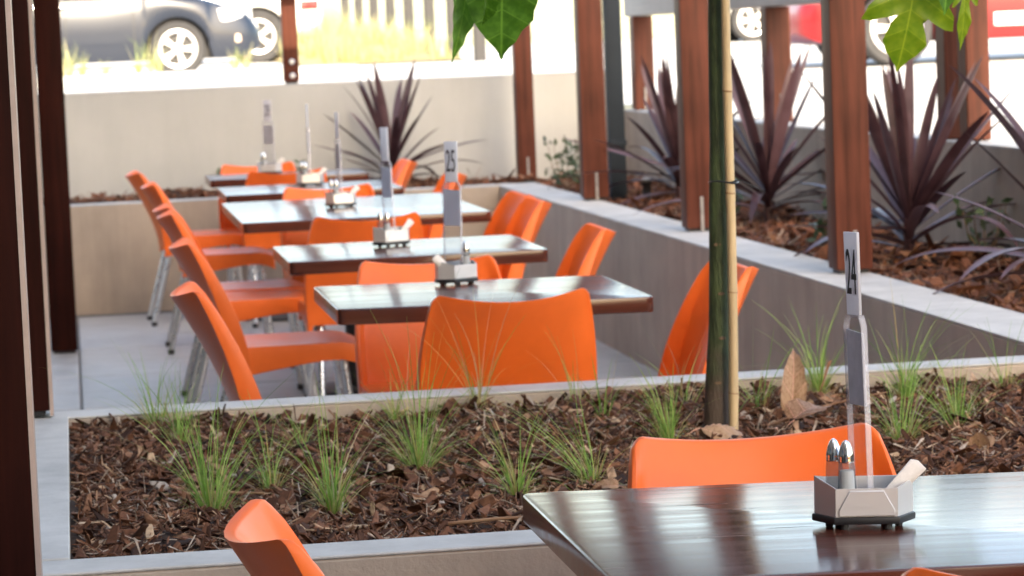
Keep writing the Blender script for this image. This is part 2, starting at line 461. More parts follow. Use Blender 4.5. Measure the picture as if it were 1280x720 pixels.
def box_mesh(name, dims, mat, bevel=0.0, seg=2):
    bm = bmesh.new()
    box(bm, *dims)
    finish(bm, bevel, seg)
    return to_mesh(bm, name, mat)


def tube(bm, pts, rad, n=10, cap=True):
    """tube through points, radius scalar or per point"""
    pts = [Vector(p) for p in pts]
    if not hasattr(rad, '__len__'):
        rad = [rad] * len(pts)
    rings = []
    ref = Vector((0.13, 0.97, 0.2))
    for i, p in enumerate(pts):
        d = (pts[min(i + 1, len(pts) - 1)] - pts[max(i - 1, 0)]).normalized()
        a = d.cross(ref)
        if a.length < 1e-3:
            a = d.cross(Vector((1, 0, 0)))
        a.normalize()
        b = d.cross(a)
        rings.append([bm.verts.new(p + (a * math.cos(2 * math.pi * k / n) + b * math.sin(2 * math.pi * k / n)) * rad[i]) for k in range(n)])
    for r0, r1 in zip(rings, rings[1:]):
        for k in range(n):
            bm.faces.new((r0[k], r0[(k + 1) % n], r1[(k + 1) % n], r1[k]))
    if cap:
        bm.faces.new(rings[0][::-1])
        bm.faces.new(rings[-1])


def lathe(bm, prof, n=24, axis='Z', c=(0, 0, 0), cap=True):
    """prof: list of (r, h)"""
    rings = []
    c = Vector(c)
    for r, h in prof:
        ring = []
        for k in range(n):
            a = 2 * math.pi * k / n
            if axis == 'Z':
                p = Vector((r * math.cos(a), r * math.sin(a), h))
            else:
                p = Vector((r * math.cos(a), h, r * math.sin(a)))
            ring.append(bm.verts.new(c + p))
        rings.append(ring)
    for r0, r1 in zip(rings, rings[1:]):
        for k in range(n):
            bm.faces.new((r0[k], r0[(k + 1) % n], r1[(k + 1) % n], r1[k]))
    if cap:
        bm.faces.new(rings[0][::-1])
        bm.faces.new(rings[-1])


def prism(bm, pts, z0, z1):
    lo = [bm.verts.new((x, y, z0)) for x, y in pts]
    hi = [bm.verts.new((x, y, z1)) for x, y in pts]
    n = len(pts)
    bm.faces.new(lo[::-1]); bm.faces.new(hi)
    for i in range(n):
        bm.faces.new((lo[i], lo[(i + 1) % n], hi[(i + 1) % n], hi[i]))


def np_mesh(name, verts, quads, mat, rnd=None, smooth=True):
    me = bpy.data.meshes.new(name)
    verts = np.asarray(verts, np.float32); quads = np.asarray(quads, np.int32)
    nq, k = quads.shape
    me.vertices.add(len(verts)); me.vertices.foreach_set("co", verts.ravel())
    me.loops.add(nq * k); me.loops.foreach_set("vertex_index", quads.ravel())
    me.polygons.add(nq)
    me.polygons.foreach_set("loop_start", np.arange(0, nq * k, k, dtype=np.int32))
    me.polygons.foreach_set("use_smooth", np.full(nq, smooth))
    if rnd is not None:
        at = me.attributes.new("rnd", 'FLOAT', 'POINT')
        at.data.foreach_set("value", np.asarray(rnd, np.float32))
    me.update(); me.validate()
    me.materials.append(MAT[mat])
    return me


def sheet(bm, x0, x1, y0, y1, z):
    zf = z if callable(z) else (lambda a, b: z)
    bm.faces.new([bm.verts.new((x, y, zf(x, y))) for x, y in ((x0, y0), (x1, y0), (x1, y1), (x0, y1))])


def text_mesh(s, size, name='digits'):
    cu = bpy.data.curves.new(name, 'FONT')
    cu.body = s
    cu.size = size
    cu.align_x = 'CENTER'; cu.align_y = 'CENTER'
    cu.extrude = 0.0003
    o = bpy.data.objects.new(name, cu)
    COL.objects.link(o)
    dg = bpy.context.evaluated_depsgraph_get()
    me = bpy.data.meshes.new_from_object(o.evaluated_get(dg))
    bpy.data.objects.remove(o); bpy.data.curves.remove(cu)
    me.materials.clear(); me.materials.append(MAT['ink'])
    return me


# ------------------------------------------------------------------ the setting
def gz(y):
    return 0.90 + (min(max(y, 10.0), 50.0) - 10.0) * 0.0087


WALL_TOP = 0.575
bm = bmesh.new()
ys = [17.55, 20, 25, 30, 35, 40, 45, 50, 60, 100, 300, 1500]
for y0, y1 in zip(ys, ys[1:]):
    sheet(bm, -900, 900, y0, y1, lambda x, y: gz(y))
for y0, y1 in ((-60, 10), (10, 17.55)):
    sheet(bm, 3.38, 900, y0, y1, lambda x, y: gz(y))
sheet(bm, -900, 3.38, -60, 17.55, -0.35)
bmesh.ops.remove_doubles(bm, verts=bm.verts[:], dist=0.001)
finish(bm, smooth=False)
tag(link('ground', to_mesh(bm, 'ground', 'concrete')), kind='structure')

# paving of the sunken terrace: grout bed and single pavers
bm = bmesh.new()
box(bm, -3.0, 2.40, 0.2, 16.5, -0.2, -0.012)
paving = tag(link('paving', to_mesh(bm, 'grout_bed', 'grout')), kind='structure')
tile_me = box_mesh('paving_tile', (-0.2955, 0.2955, -0.2955, 0.2955, -0.04, 0.0), 'paver', 0.004, 1)
for i in range(-3, 4):
    for j in range(26):
        x = -0.005 + 0.6 * i + 0.3
        y = 0.79 + 0.6 * j
        if 4.9 < y < 6.8 and x > -0.2 or x > 2.4:
            continue
        link('paving_tile', tile_me, paving, (x, y, random.uniform(-0.0015, 0.0)))


def wall_piece(name, dims, parent=None, label=None, cap=True, cat='wall', overhang=0.0, mat='taupe'):  # cap: thin paler skin on the wall top for light from above
    x0, x1, y0, y1, z0, z1 = dims
    root = thing(name, label, cat) if not parent else parent
    link('wall_body', box_mesh('wall_body', (x0, x1, y0, y1, z0, z1 - 0.006), mat, 0.004, 1), root)
    if cap:
        link('wall_top', box_mesh('wall_top', (x0 - overhang, x1 + overhang, y0 - overhang, y1 + overhang, z1 - 0.006, z1), 'pale_top', 0.002, 1), root)  # wall top paler than the body: light from above put into colour
    return root


# near planter: walls round the bed (one thing)
planter = thing('planter', 'low grey rendered planter box in front, filled with bark and grass tufts', 'planter')
for dims in ((-0.22, 2.33, 4.775, 4.905, -0.1, WALL_TOP - 0.004), (-0.22, 2.33, 6.86, 6.99, -0.1, WALL_TOP - 0.004), (-0.22, -0.035, 4.906, 6.859, -0.1, WALL_TOP - 0.0015)):
    wall_piece('planter', dims, planter)
wall_piece('terrace_wall', (2.335, 2.56, 2.0, 16.60, -0.1, WALL_TOP + 0.005), label='low rendered wall with pale top running along the right side of the terrace')
wall_piece('terrace_wall', (-6.0, 2.333, 16.35, 16.53, -0.1, WALL_TOP + 0.008), label='low rendered wall across the far end of the terrace, below the bark bed')
wall_piece('retaining_wall', (-6.0, 3.22, 17.30, 17.54, -0.1, 1.176), label='tall pale grey retaining wall at the back, below the parked cars', mat='render')
wall_piece('retaining_wall', (3.20, 3.375, 2.0, 17.298, -0.1, 0.945), label='brownish grey retaining wall behind the purple spiky plants on the right')


# ------------------------------------------------------------------ bark mulch
def soil_h(x, y, z0, amp, seed):
    return z0 + amp * (np.sin(x * 5.1 + seed) * np.cos(y * 4.3 + seed * 1.7) + 0.6 * np.sin(x * 11.3 + y * 7.9 + seed) + 0.35 * np.sin(x * 23 - y * 19 + seed * 3))


def mulch(name, label, x0, x1, y0, y1, z0, amp, count, size, mat, seed, soil_n=60, lip=None):
    nx = soil_n; ny = max(8, int(soil_n * (y1 - y0) / (x1 - x0)))
    ny = min(ny, 400)
    gx, gy = np.meshgrid(np.linspace(x0, x1, nx), np.linspace(y0, y1, ny))
    h = soil_h(gx, gy, z0, amp, seed)
    V = np.stack([gx, gy, h], -1).reshape(-1, 3)
    idx = np.arange(nx * ny).reshape(ny, nx)
    Q = np.stack([idx[:-1, :-1], idx[:-1, 1:], idx[1:, 1:], idx[1:, :-1]], -1).reshape(-1, 4)
    root = link(name, np_mesh(name, V, Q, 'soil'))
    tag(root, label, 'bark mulch', kind='stuff')
    n = count
    cx = rng.uniform(x0 + 0.012, x1 - 0.012, n); cy = rng.uniform(y0 + 0.012, y1 - 0.012, n)
    ln = size * rng.lognormal(-0.1, 0.55, n); ln = np.clip(ln, size * 0.35, size * 2.6)
    flk = rng.random(n) < 0.03
    ln[flk] *= 1.5
    wd = ln * rng.uniform(0.14, 0.48, n)
    splint = rng.random(n) < 0.36
    wd[splint] = rng.uniform(0.0015, 0.004, splint.sum()); ln[splint] *= 1.35
    th = np.clip(wd * rng.uniform(0.10, 0.25, n), 0.0008, 0.003)
    yaw = rng.uniform(0, 2 * np.pi, n); pit = rng.normal(0, 0.34, n); rol = rng.normal(0, 0.6, n)
    big = rng.random(n) < 0.05
    pit[big] = rng.normal(0, 0.7, big.sum())
    # local chip: tapered 8-corner block, bent in the middle -> 12 corners
    sx = np.array([-1, -1, 0, 0, 1, 1]); sy = np.array([-1, 1, -1, 1, -1, 1])
    P = np.zeros((n, 12, 3))
    tap0 = rng.uniform(0.15, 0.9, (n, 1)); tap1 = rng.uniform(0.1, 0.85, (n, 1))
    prof = np.concatenate([tap0, tap0, np.ones((n, 2)), tap1, tap1], 1) * rng.uniform(0.75, 1.15, (n, 6))
    bend = rng.normal(0, 0.16, (n, 1)) * ln[:, None]
    lx = sx[None] * ln[:, None] / 2 * rng.uniform(0.8, 1.1, (n, 6))
    ly = sy[None] * wd[:, None] / 2 * prof
    lz = -(np.abs(sx)[None]) * bend
    for s in (0, 1):
        P[:, s * 6:s * 6 + 6, 0] = lx
        P[:, s * 6:s * 6 + 6, 1] = ly * (1 if s == 0 else 0.8)
        P[:, s * 6:s * 6 + 6, 2] = lz + s * th[:, None]
    cp, sp, cr, sr, cyw, syw = np.cos(pit), np.sin(pit), np.cos(rol), np.sin(rol), np.cos(yaw), np.sin(yaw)
    X, Y, Z = P[..., 0], P[..., 1], P[..., 2]
    Y, Z = Y * cr[:, None] - Z * sr[:, None], Y * sr[:, None] + Z * cr[:, None]
    X, Z = X * cp[:, None] + Z * sp[:, None], -X * sp[:, None] + Z * cp[:, None]
    X, Y = X * cyw[:, None] - Y * syw[:, None], X * syw[:, None] + Y * cyw[:, None]
    hz = soil_h(cx, cy, z0, amp, seed) + rng.uniform(0.0, 0.016, n) * (size / 0.035)
    X = np.clip(X + cx[:, None], x0, x1); Y = np.clip(Y + cy[:, None], y0, y1); Z = Z + hz[:, None]
    V = np.stack([X, Y, Z], -1).reshape(-1, 3)
    fq = np.array([[0, 2, 3, 1], [2, 4, 5, 3], [6, 7, 9, 8], [8, 9, 11, 10], [0, 1, 7, 6], [4, 10, 11, 5], [0, 6, 8, 2], [2, 8, 10, 4], [1, 3, 9, 7], [3, 5, 11, 9]])
    Q = (fq[None] + (np.arange(n) * 12)[:, None, None]).reshape(-1, 4)
    r = np.clip(rng.beta(1.6, 2.0, n) + 0.05 * rng.normal(size=n), 0, 1)
    r[splint] = np.clip(r[splint] + 0.35, 0, 0.985)
    rim = rng.random(n) < 0.03
    r[rim] = rng.uniform(0.93, 1.0, rim.sum())
    me = np_mesh(name + '_chips', V, Q, mat, np.repeat(r, 12), smooth=False)
    tag(link('bark_chips', me, root), kind='stuff')
    return root


mulch('bark_mulch', 'dark brown bark chips filling the near planter', -0.035, 2.33, 4.905, 6.86, 0.536, 0.012, 42000, 0.026, 'chips', 1.3)
mulch('bark_mulch', 'reddish bark chips under the purple spiky plants along the right wall', 2.56, 3.20, 4.5, 17.30, 0.545, 0.02, 15000, 0.042, 'chips_red', 2.1, soil_n=24)
mulch('bark_mulch', 'bark chips behind the far low wall', -1.0, 2.56, 16.53, 17.30, 0.565, 0.02, 4200, 0.042, 'chips_red', 4.4, soil_n=60)


# ------------------------------------------------------------------ posts
def post(label, x0, x1, y0, y1, z0, z1, mat, fin=False, strip=False, bolts=False):
    root = thing('timber_post', label, 'post', ((x0 + x1) / 2, (y0 + y1) / 2, z0), group=None)
    hx, hy, h = (x1 - x0) / 2, (y1 - y0) / 2, z1 - z0
    link('shaft', box_mesh('shaft', (-hx, hx, -hy, hy, 0.012, h), mat, 0.006, 2), root)
    link('foot_plate', box_mesh('foot_plate', (-hx * .8, hx * .8, -hy * .8, hy * .8, 0, 0.0125), 'railing'), root)
    if fin:
        link('bracket', box_mesh('bracket', (-0.004, 0.009, -hy - 0.004, -hy + 0.003, 0.0, 0.14), 'fin', 0.001, 1), root)
    if strip:
        bm = bmesh.new()
        prism(bm, [(hx - 0.002, -hy - 0.001), (hx + 0.006, -hy + 0.002), (hx + 0.006, hy), (hx - 0.002, hy)], 0.0, h)
        finish(bm)
        link('lit_edge', to_mesh(bm, 'lit_edge', 'lit_edge_tone'), root)
    if bolts:
        for z in (0.045, 0.125):
            bm = bmesh.new()
            lathe(bm, [(0.017, 0.0), (0.017, -0.008), (0.010, -0.014)], 10, 'Y')
            finish(bm)
            link('bolt', to_mesh(bm, 'bolt', 'alu'), root, (0.004, -hy, z))
    return root


post('shade-darkened timber post nearest the camera at the left edge', -0.205, -0.083, 4.62, 4.75, 0.0, 2.75, 'post_shaded', strip=True)
post('shade-darkened timber post standing on the back left corner of the near planter', -0.193, -0.073, 6.84, 6.97, WALL_TOP + 0.003, 2.75, 'post_shaded', strip=True)
post('shade-darkened timber post standing on the far paving, rightmost of the left posts', -0.135, -0.010, 14.16, 14.29, 0.0, 2.75, 'post_shaded')
post('red-brown timber post nearest along the right terrace wall, in front of the red car wheel', 2.445, 2.565, 9.46, 9.58, WALL_TOP + 0.006, 2.75, 'post_red', fin=True)
post('red-brown timber post on the right wall just left of the tree trunk', 2.445, 2.565, 11.84, 11.96, WALL_TOP + 0.006, 2.75, 'post_red', fin=True)
post('red-brown timber post beside the slate grey steel post', 2.475, 2.597, 14.44, 14.56, WALL_TOP + 0.006, 2.75, 'post_red', fin=True)
post('slim red-brown timber post in the far bed against the pale back wall', 2.50, 2.602, 16.74, 16.84, WALL_TOP, 2.75, 'post_red', fin=True)
post('short sunlit red timber post bolted on the back wall beside the white car', 1.245, 1.335, 17.36, 17.45, 1.178, 2.75, 'post_red', bolts=True)
root = thing('steel_post', 'slate grey steel post behind the red-brown post in the right bed', 'post', (2.70, 14.75, 0.5))
link('shaft', box_mesh('shaft', (-0.04, 0.04, -0.04, 0.04, 0.0, 2.2), 'steel_blue', 0.004, 2), root)
link('clamp', box_mesh('clamp', (-0.046, 0.046, -0.046, 0.046, 0.33, 0.36), 'steel_blue', 0.003, 1), root)
# garden light beside it
root = thing('garden_light', 'small black garden light with pale cap at the foot of the grey steel post', 'light', (2.80, 14.52, 0.56))
bm = bmesh.new(); lathe(bm, [(0.022, 0), (0.022, 0.075), (0.026, 0.078), (0.026, 0.095)], 14); finish(bm)
link('body', to_mesh(bm, 'body', 'black_plastic'), root)
bm = bmesh.new(); lathe(bm, [(0.027, 0.095), (0.027, 0.108), (0.012, 0.116)], 14); finish(bm)
link('cap', to_mesh(bm, 'cap', 'pale_top'), root)

# pergola frame carried by the posts, above the picture
perg = thing('pergola_frame', 'dark timber pergola beams and rafters resting on the posts above the terrace', 'pergola', (1.2, 10.0, 2.751))
for x in (2.52, -0.14):
    link('beam', box_mesh('beam', (-0.045, 0.045, -7.2, 7.0, 0.0, 0.20), 'post_shaded', 0.004, 1), perg, (x - 1.2, 0, 0))
raft = box_mesh('rafter', (-1.62, 1.5, -0.024, 0.024, 0.201, 0.41), 'post_shaded', 0.004, 1)
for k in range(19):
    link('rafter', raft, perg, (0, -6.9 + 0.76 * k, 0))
link('end_beam', box_mesh('end_beam', (-1.62, 1.5, -0.03, 0.03, -0.20, 0.38), 'post_shaded', 0.004, 1), perg, (0, 7.04, 0))

# timber fence on the right-hand retaining wall: posts and rail
fence = thing('timber_fence', 'red-brown fence posts under a weathered grey top rail on the right back wall', 'fence', (3.28, 13.0, 0.948))
for y in (10.85, 13.70, 17.0):
    p = link('fence_post', box_mesh('fence_post', (-0.058, 0.058, -0.06, 0.06, 0.0, 0.535), 'post_red', 0.005, 1), fence, (0, y - 13.0, 0))
    link('bracket', box_mesh('bracket', (-0.004, 0.008, -0.065, -0.060, 0.0, 0.13), 'fin', 0.001, 1), p)
link('fence_post', box_mesh('fence_post', (-0.045, 0.045, -0.05, 0.05, 0.0, 0.535), 'post_red', 0.005, 1), fence, (0.0, 10.62 - 13, 0))
link('top_rail', box_mesh('top_rail', (-0.05, 0.05, 12.6 - 13, 17.25 - 13, 0.536, 0.70), 'rail_timber', 0.006, 1), fence)


# ------------------------------------------------------------------ tables
def rounded_rect(hx, hy, r, n=5):
    pts = []
    for cx, cy, a0 in ((hx - r, hy - r, 0), (-hx + r, hy - r, 90), (-hx + r, -hy + r, 180), (hx - r, -hy + r, 270)):
        for k in range(n):
            a = R(a0 + 90 * k / (n - 1))
            pts.append((cx + r * math.cos(a), cy + r * math.sin(a)))
    return pts


def table(label, x0, x1, y0, y1, tilt=0.0, group='dark square tables on the terrace'):
    hx, hy = (x1 - x0) / 2, (y1 - y0) / 2
    root = thing('table', label, 'table', ((x0 + x1) / 2 - 0.74 * tilt, (y0 + y1) / 2, 0), (0, tilt, 0), group)
    bm = bmesh.new()
    prism(bm, rounded_rect(hx, hy, 0.022), 0.700, 0.740)
    finish(bm, 0.005, 3, angle=1.0)
    link('tabletop', to_mesh(bm, 'tabletop', 'tabletop'), root)
    bm = bmesh.new(); lathe(bm, [(0.036, 0.02), (0.036, 0.69)], 20); finish(bm)
    link('column', to_mesh(bm, 'column', 'table_steel'), root)
    bm = bmesh.new(); lathe(bm, [(0.22, 0.004), (0.22, 0.012), (0.20, 0.018), (0.05, 0.024)], 32); finish(bm)
    link('base_plate', to_mesh(bm, 'base_plate', 'table_steel'), root)
    link('top_bracket', box_mesh('top_bracket', (-hx * .6, hx * .6, -0.03, 0.03, 0.688, 0.6995), 'table_steel'), root)
    return root


T = {}
T[0] = table('nearest dark stained wooden table at lower right, holding number 24', 0.605, 1.405, 3.43, 4.165, 0.020)
T[1] = table('dark wooden table holding number 25, just beyond the planter', 0.628, 1.418, 7.30, 8.04, 0.012)
T[2] = table('dark wooden table second in the row beyond the planter', 0.640, 1.435, 9.06, 9.83)
T[3] = table('larger dark wooden table third in the row beyond the planter', 0.625, 1.565, 11.22, 12.78)
T[4] = table('dark wooden table fourth in the row, behind the larger table', 0.68, 1.48, 13.42, 14.25)
T[5] = table('farthest dark wooden table, near the low wall at the back', 0.69, 1.49, 15.10, 15.72)


# ------------------------------------------------------------------ chairs
def solid_grid(bm, top, bot):
    """closed solid between two equal point grids"""
    na, nb = len(top), len(top[0])
    A = [[bm.verts.new(p) for p in row] for row in top]
    B = [[bm.verts.new(p) for p in row] for row in bot]
    for i in range(na - 1):
        for j in range(nb - 1):
            bm.faces.new((A[i][j], A[i][j + 1], A[i + 1][j + 1], A[i + 1][j]))
            bm.faces.new((B[i][j], B[i + 1][j], B[i + 1][j + 1], B[i][j + 1]))
    for i in range(na - 1):
        bm.faces.new((A[i][0], A[i + 1][0], B[i + 1][0], B[i][0]))
        bm.faces.new((A[i][-1], B[i][-1], B[i + 1][-1], A[i + 1][-1]))
    for j in range(nb - 1):
        bm.faces.new((A[0][j], B[0][j], B[0][j + 1], A[0][j + 1]))
        bm.faces.new((A[-1][j], A[-1][j + 1], B[-1][j + 1], B[-1][j]))


US = [-1, -.96, -.92, -.88, -.8, -.65, -.5, -.35, -.2, 0, .2, .35, .5, .65, .8, .88, .92, .96, 1]


def edge_w(u, a=0.88, b=0.95):
    t = min(max((abs(u) - a) / (b - a), 0), 1)
    return t * t * (3 - 2 * t)


def chair_meshes():
    NV = 16
    front, back = [], []
    for i in range(NV):
        v = i / (NV - 1)
        rf, rb = [], []
        for u in US:
            ztop = 0.790 - 0.026 * (1 - u * u) - (0.022 * max(0, (abs(u) - 0.88) / 0.12) ** 2)
            z = 0.385 + v * (ztop - 0.385)
            hw = 0.217 + 0.006 * math.sin(math.pi * v) - 0.024 * v ** 3
            y = -0.185 - 0.160 * v ** 1.5 + (0.006 + 0.060 * v) * u * u
            fl = 0.017 + 0.052 * (1 - v) ** 0.6 * edge_w(u)
            lean = 0.30
            rf.append((u * hw, y + fl, z - fl * 0.10))
            rb.append((u * hw, y, z))
        front.append(rf); back.append(rb)
    bm = bmesh.new()
    solid_grid(bm, front, back)
    finish(bm, 0.004, 2, angle=0.9)
    me_back = to_mesh(bm, 'backrest', 'orange')
    top, bot = [], []
    NS = 14
    for i in range(NS):
        s = i / (NS - 1)
        y = -0.175 + 0.425 * s
        rt_, rb_ = [], []
        for u in US:
            hw = 0.218 - 0.006 * s
            z = 0.452 - 0.014 * (1 - u * u) * math.sin(math.pi * min(1, s * 1.1)) - 0.02 * max(0, (s - 0.82) / 0.18) ** 2
            yy = y + 0.012 * (1 - u * u) * s
            sk = 0.016 + edge_w(u, 0.86, 0.93) * (0.030 + 0.055 * (1 - s) ** 1.4 + 0.018 * max(0, (s - .6) / .4) ** 2)
            if s > 0.93:
                sk = max(sk, 0.040)
            rt_.append((u * hw, yy, z)); rb_.append((u * hw, yy, z - sk))
        top.append(rt_); bot.append(rb_)
    bm = bmesh.new()
    solid_grid(bm, top, bot)
    finish(bm, 0.004, 2, angle=0.9)
    me_seat = to_mesh(bm, 'seat', 'orange')
    legs = []
    for sx in (-1, 1):
        for fy in (1, -1):
            a = (sx * 0.165, 0.185 if fy > 0 else -0.13, 0.425)
            b = (sx * 0.188, 0.225 if fy > 0 else -0.245, 0.012)
            bm = bmesh.new(); tube(bm, [a, b], 0.0125, 12); finish(bm)
            me = to_mesh(bm, 'leg', 'alu')
            bm = bmesh.new(); tube(bm, [(b[0], b[1], 0.022), (b[0], b[1], 0.0)], 0.0145, 12); finish(bm)
            legs.append((me, to_mesh(bm, 'foot_cap', 'rubber')))
    return me_back, me_seat, legs


CH_BACK, CH_SEAT, CH_LEGS = chair_meshes()


def chair(label, top_x, top_y, face, group='orange plastic chairs with metal legs'):
    """top_x, top_y: middle of the top of the backrest; face: heading in degrees, 0 = facing away (+Y)"""
    a = R(face)
    # the top of the backrest lies 0.31 behind the origin (local -Y)
    ox = top_x - 0.335 * math.sin(a)
    oy = top_y + 0.335 * math.cos(a)
    root = thing('chair', label, 'chair', (ox, oy, 0), (0, 0, a), group)
    link('backrest', CH_BACK, root)
    link('seat', CH_SEAT, root)
    for lg, cp in CH_LEGS:
        l = link('leg', lg, root)
        link('foot_cap', cp, l)
    return root


# face 0 = looking away from the camera, 180 = towards it, -90 = looking right, 90 = looking left
chair('orange chair behind the nearest table, facing the camera', 1.0, 4.46, 181)
chair('orange chair at the left of the nearest table, only its backrest top in view', 0.18, 3.85, -88)
chair('orange chair in front of the nearest table, just peeking over the bottom edge', 1.08, 3.145, -4)
chair('orange chair with its back to us at the number 25 table', 1.03, 7.04, 2)
chair('orange chair on the far side of the number 25 table, facing the camera', 0.975, 8.40, 180)
chair('orange chair at the left of the number 25 table, nearest of the left row', 0.245, 7.77, -90)
chair('orange chair at the right of the number 25 table, behind the tree trunk', 1.745, 7.64, 92)
chair('orange chair at the left of the second table, second of the left row', 0.305, 9.65, -90)
chair('orange chair at the right of the second table', 1.69, 9.36, 88)
chair('orange chair with its back to us in front of the larger table', 1.035, 10.60, 1)
chair('orange chair at the left of the larger table, third of the left row', 0.32, 11.45, -92)
chair('orange chair at the left of the larger table, fourth of the left row', 0.32, 11.95, -90)
chair('orange chair at the right of the larger table, nearer of the two', 1.77, 11.12, 90)
chair('orange chair at the right of the larger table, farther of the two', 1.785, 11.63, 92)
chair('orange chair at the far end of the larger table, facing the camera', 1.10, 13.06, 180)
chair('orange chair at the left of the fourth table, fifth of the left row', 0.325, 14.05, -90)
chair('orange chair at the right of the fourth table', 1.80, 13.75, 90)
chair('orange chair with its back to us in front of the farthest table', 1.06, 14.86, 0)
chair('orange chair at the left end of the farthest table, sixth of the left row', 0.285, 15.52, -88)
chair('orange chair at the right of the farthest table, against the far low wall', 1.77, 15.45, 90)
chair('orange chair behind the farthest table, facing the camera', 0.98, 15.98, 180)


# ------------------------------------------------------------------ caddies, numbers, shakers, sachets
HEX = [(-0.064, 0.004), (-0.040, -0.036), (0.040, -0.036), (0.064, 0.004), (0.046, 0.036), (-0.046, 0.036)]


def scaled(pts, k):
    return [(x * k, y * k) for x, y in pts]


def caddy_meshes():
    bm = bmesh.new()
    prism(bm, scaled(HEX, 1.06), 0.007, 0.017); finish(bm, 0.003, 2)
    base = to_mesh(bm, 'base', 'black_plastic')
    # open tray: walls of uneven height
    bm = bmesh.new()
    hts = [0.066, 0.054, 0.054, 0.060, 0.060, 0.060]
    n = 6
    o0 = [bm.verts.new((x, y, 0.0172)) for x, y in HEX]
    o1 = [bm.verts.new((x, y, h)) for (x, y), h in zip(HEX, hts)]
    i0 = [bm.verts.new((x, y, 0.020)) for x, y in scaled(HEX, 0.965)]
    i1 = [bm.verts.new((x, y, h)) for (x, y), h in zip(scaled(HEX, 0.965), hts)]
    for k in range(n):
        q = (k + 1) % n
        bm.faces.new((o0[k], o0[q], o1[q], o1[k]))
        bm.faces.new((i0[q], i0[k], i1[k], i1[q]))
        bm.faces.new((o1[k], o1[q], i1[q], i1[k]))
    bm.faces.new(o0[::-1]); bm.faces.new(i0)
    finish(bm)
    tray = to_mesh(bm, 'tray', 'brushed')
    bm = bmesh.new()
    f = [(-0.036, 0.0185), (0.036, 0.0185), (0.036, 0.026), (0.022, 0.051), (-0.022, 0.051), (-0.036, 0.026)]
    a = [bm.verts.new((x, -0.0362, z)) for x, z in f]; b = [bm.verts.new((x, -0.0385, z)) for x, z in f]
    bm.faces.new(a); bm.faces.new(b[::-1])
    for k in range(6):
        bm.faces.new((a[k], b[k], b[(k + 1) % 6], a[(k + 1) % 6]))
    finish(bm, 0.0006, 1)
    flap = to_mesh(bm, 'front_flap', 'brushed')
    bm = bmesh.new(); lathe(bm, [(0.005, 0.0), (0.0055, 0.007)], 10); finish(bm)
    return base, tray, flap, to_mesh(bm, 'foot', 'rubber')


CADDY = caddy_meshes()


def holder_meshes():
    def outline(hw_body, hw_neck, zb, zs, zt, inset=0.0):
        return [(-hw_body + inset, zb + inset), (hw_body - inset, zb + inset), (hw_body - inset, zs), (hw_neck - inset, zs + 0.014), (hw_neck - inset, zt - inset),
                (-hw_neck + inset, zt - inset), (-hw_neck + inset, zs + 0.014), (-hw_body + inset, zs)]
    def extr(pts, y0, y1, mat, name, bev=0.0):
        bm = bmesh.new()
        a = [bm.verts.new((x, y0, z)) for x, z in pts]; b = [bm.verts.new((x, y1, z)) for x, z in pts]
        bm.faces.new(a); bm.faces.new(b[::-1])
        n = len(pts)
        for k in range(n):
            bm.faces.new((a[k], b[k], b[(k + 1) % n], a[(k + 1) % n]))
        finish(bm, bev, 2)
        return to_mesh(bm, name, mat)
    ol = [(-0.029, 0.0), (0.029, 0.0), (0.029, 0.238), (0.021, 0.252), (-0.021, 0.252), (-0.029, 0.238)]
    def plate(y):
        bm = bmesh.new(); bm.faces.new([bm.verts.new((x, y, z)) for x, z in ol]); finish(bm)
        return to_mesh(bm, 'acrylic_body', 'acrylic')
    body = plate(-0.0042)
    plate_b = plate(0.0042)
    edge = extr([(0.0270, 0.0), (0.0291, 0.0), (0.0291, 0.2385), (0.021, 0.2525), (-0.021, 0.2525), (-0.0291, 0.2385), (-0.0291, 0.0), (-0.0270, 0.0), (-0.0270, 0.237), (-0.020, 0.2495), (0.020, 0.2495), (0.0270, 0.237)], -0.0040, 0.0040, 'acrylic_edge', 'acrylic_edge')
    card = extr([(-0.0262, 0.135), (0.0262, 0.135), (0.0262, 0.229), (-0.0262, 0.233)], -0.0008, 0.0008, 'menu', 'menu_card')
    neck = [(-0.0195, 0.2525), (0.0195, 0.2525), (0.021, 0.36), (-0.021, 0.36)]
    return body, card, plate_b, edge, extr(neck, -0.002, 0.002, 'card', 'number_card', 0.0006), extr(neck, -0.002, 0.002, 'card_white', 'number_card', 0.0006)


HOLD = holder_meshes()


def shaker_meshes():
    bm = bmesh.new(); lathe(bm, [(0.0135, 0.0), (0.0145, 0.004), (0.0115, 0.05), (0.0105, 0.056)], 14); finish(bm)
    g = to_mesh(bm, 'glass_body', 'shaker_glass')
    bm = bmesh.new(); lathe(bm, [(0.0108, 0.056), (0.0112, 0.058), (0.0106, 0.060), (0.0110, 0.062), (0.0102, 0.066), (0.0085, 0.072), (0.0052, 0.078), (0.0015, 0.081)], 18); finish(bm)
    c = to_mesh(bm, 'cap', 'chrome')
    bm = bmesh.new(); lathe(bm, [(0.0118, 0.003), (0.0100, 0.045), (0.0092, 0.047)], 14); finish(bm)
    s = to_mesh(bm, 'salt_fill', 'salt')
    bm = bmesh.new(); lathe(bm, [(0.0118, 0.003), (0.0112, 0.020), (0.0106, 0.021)], 14); finish(bm)
    p = to_mesh(bm, 'pepper_fill', 'pepper')
    return g, c, s, p


SHAK = shaker_meshes()
SACHET = box_mesh('paper_sachet', (-0.0085, 0.0085, -0.0022, 0.0022, 0.0, 0.078), 'paper', 0.0016, 2)


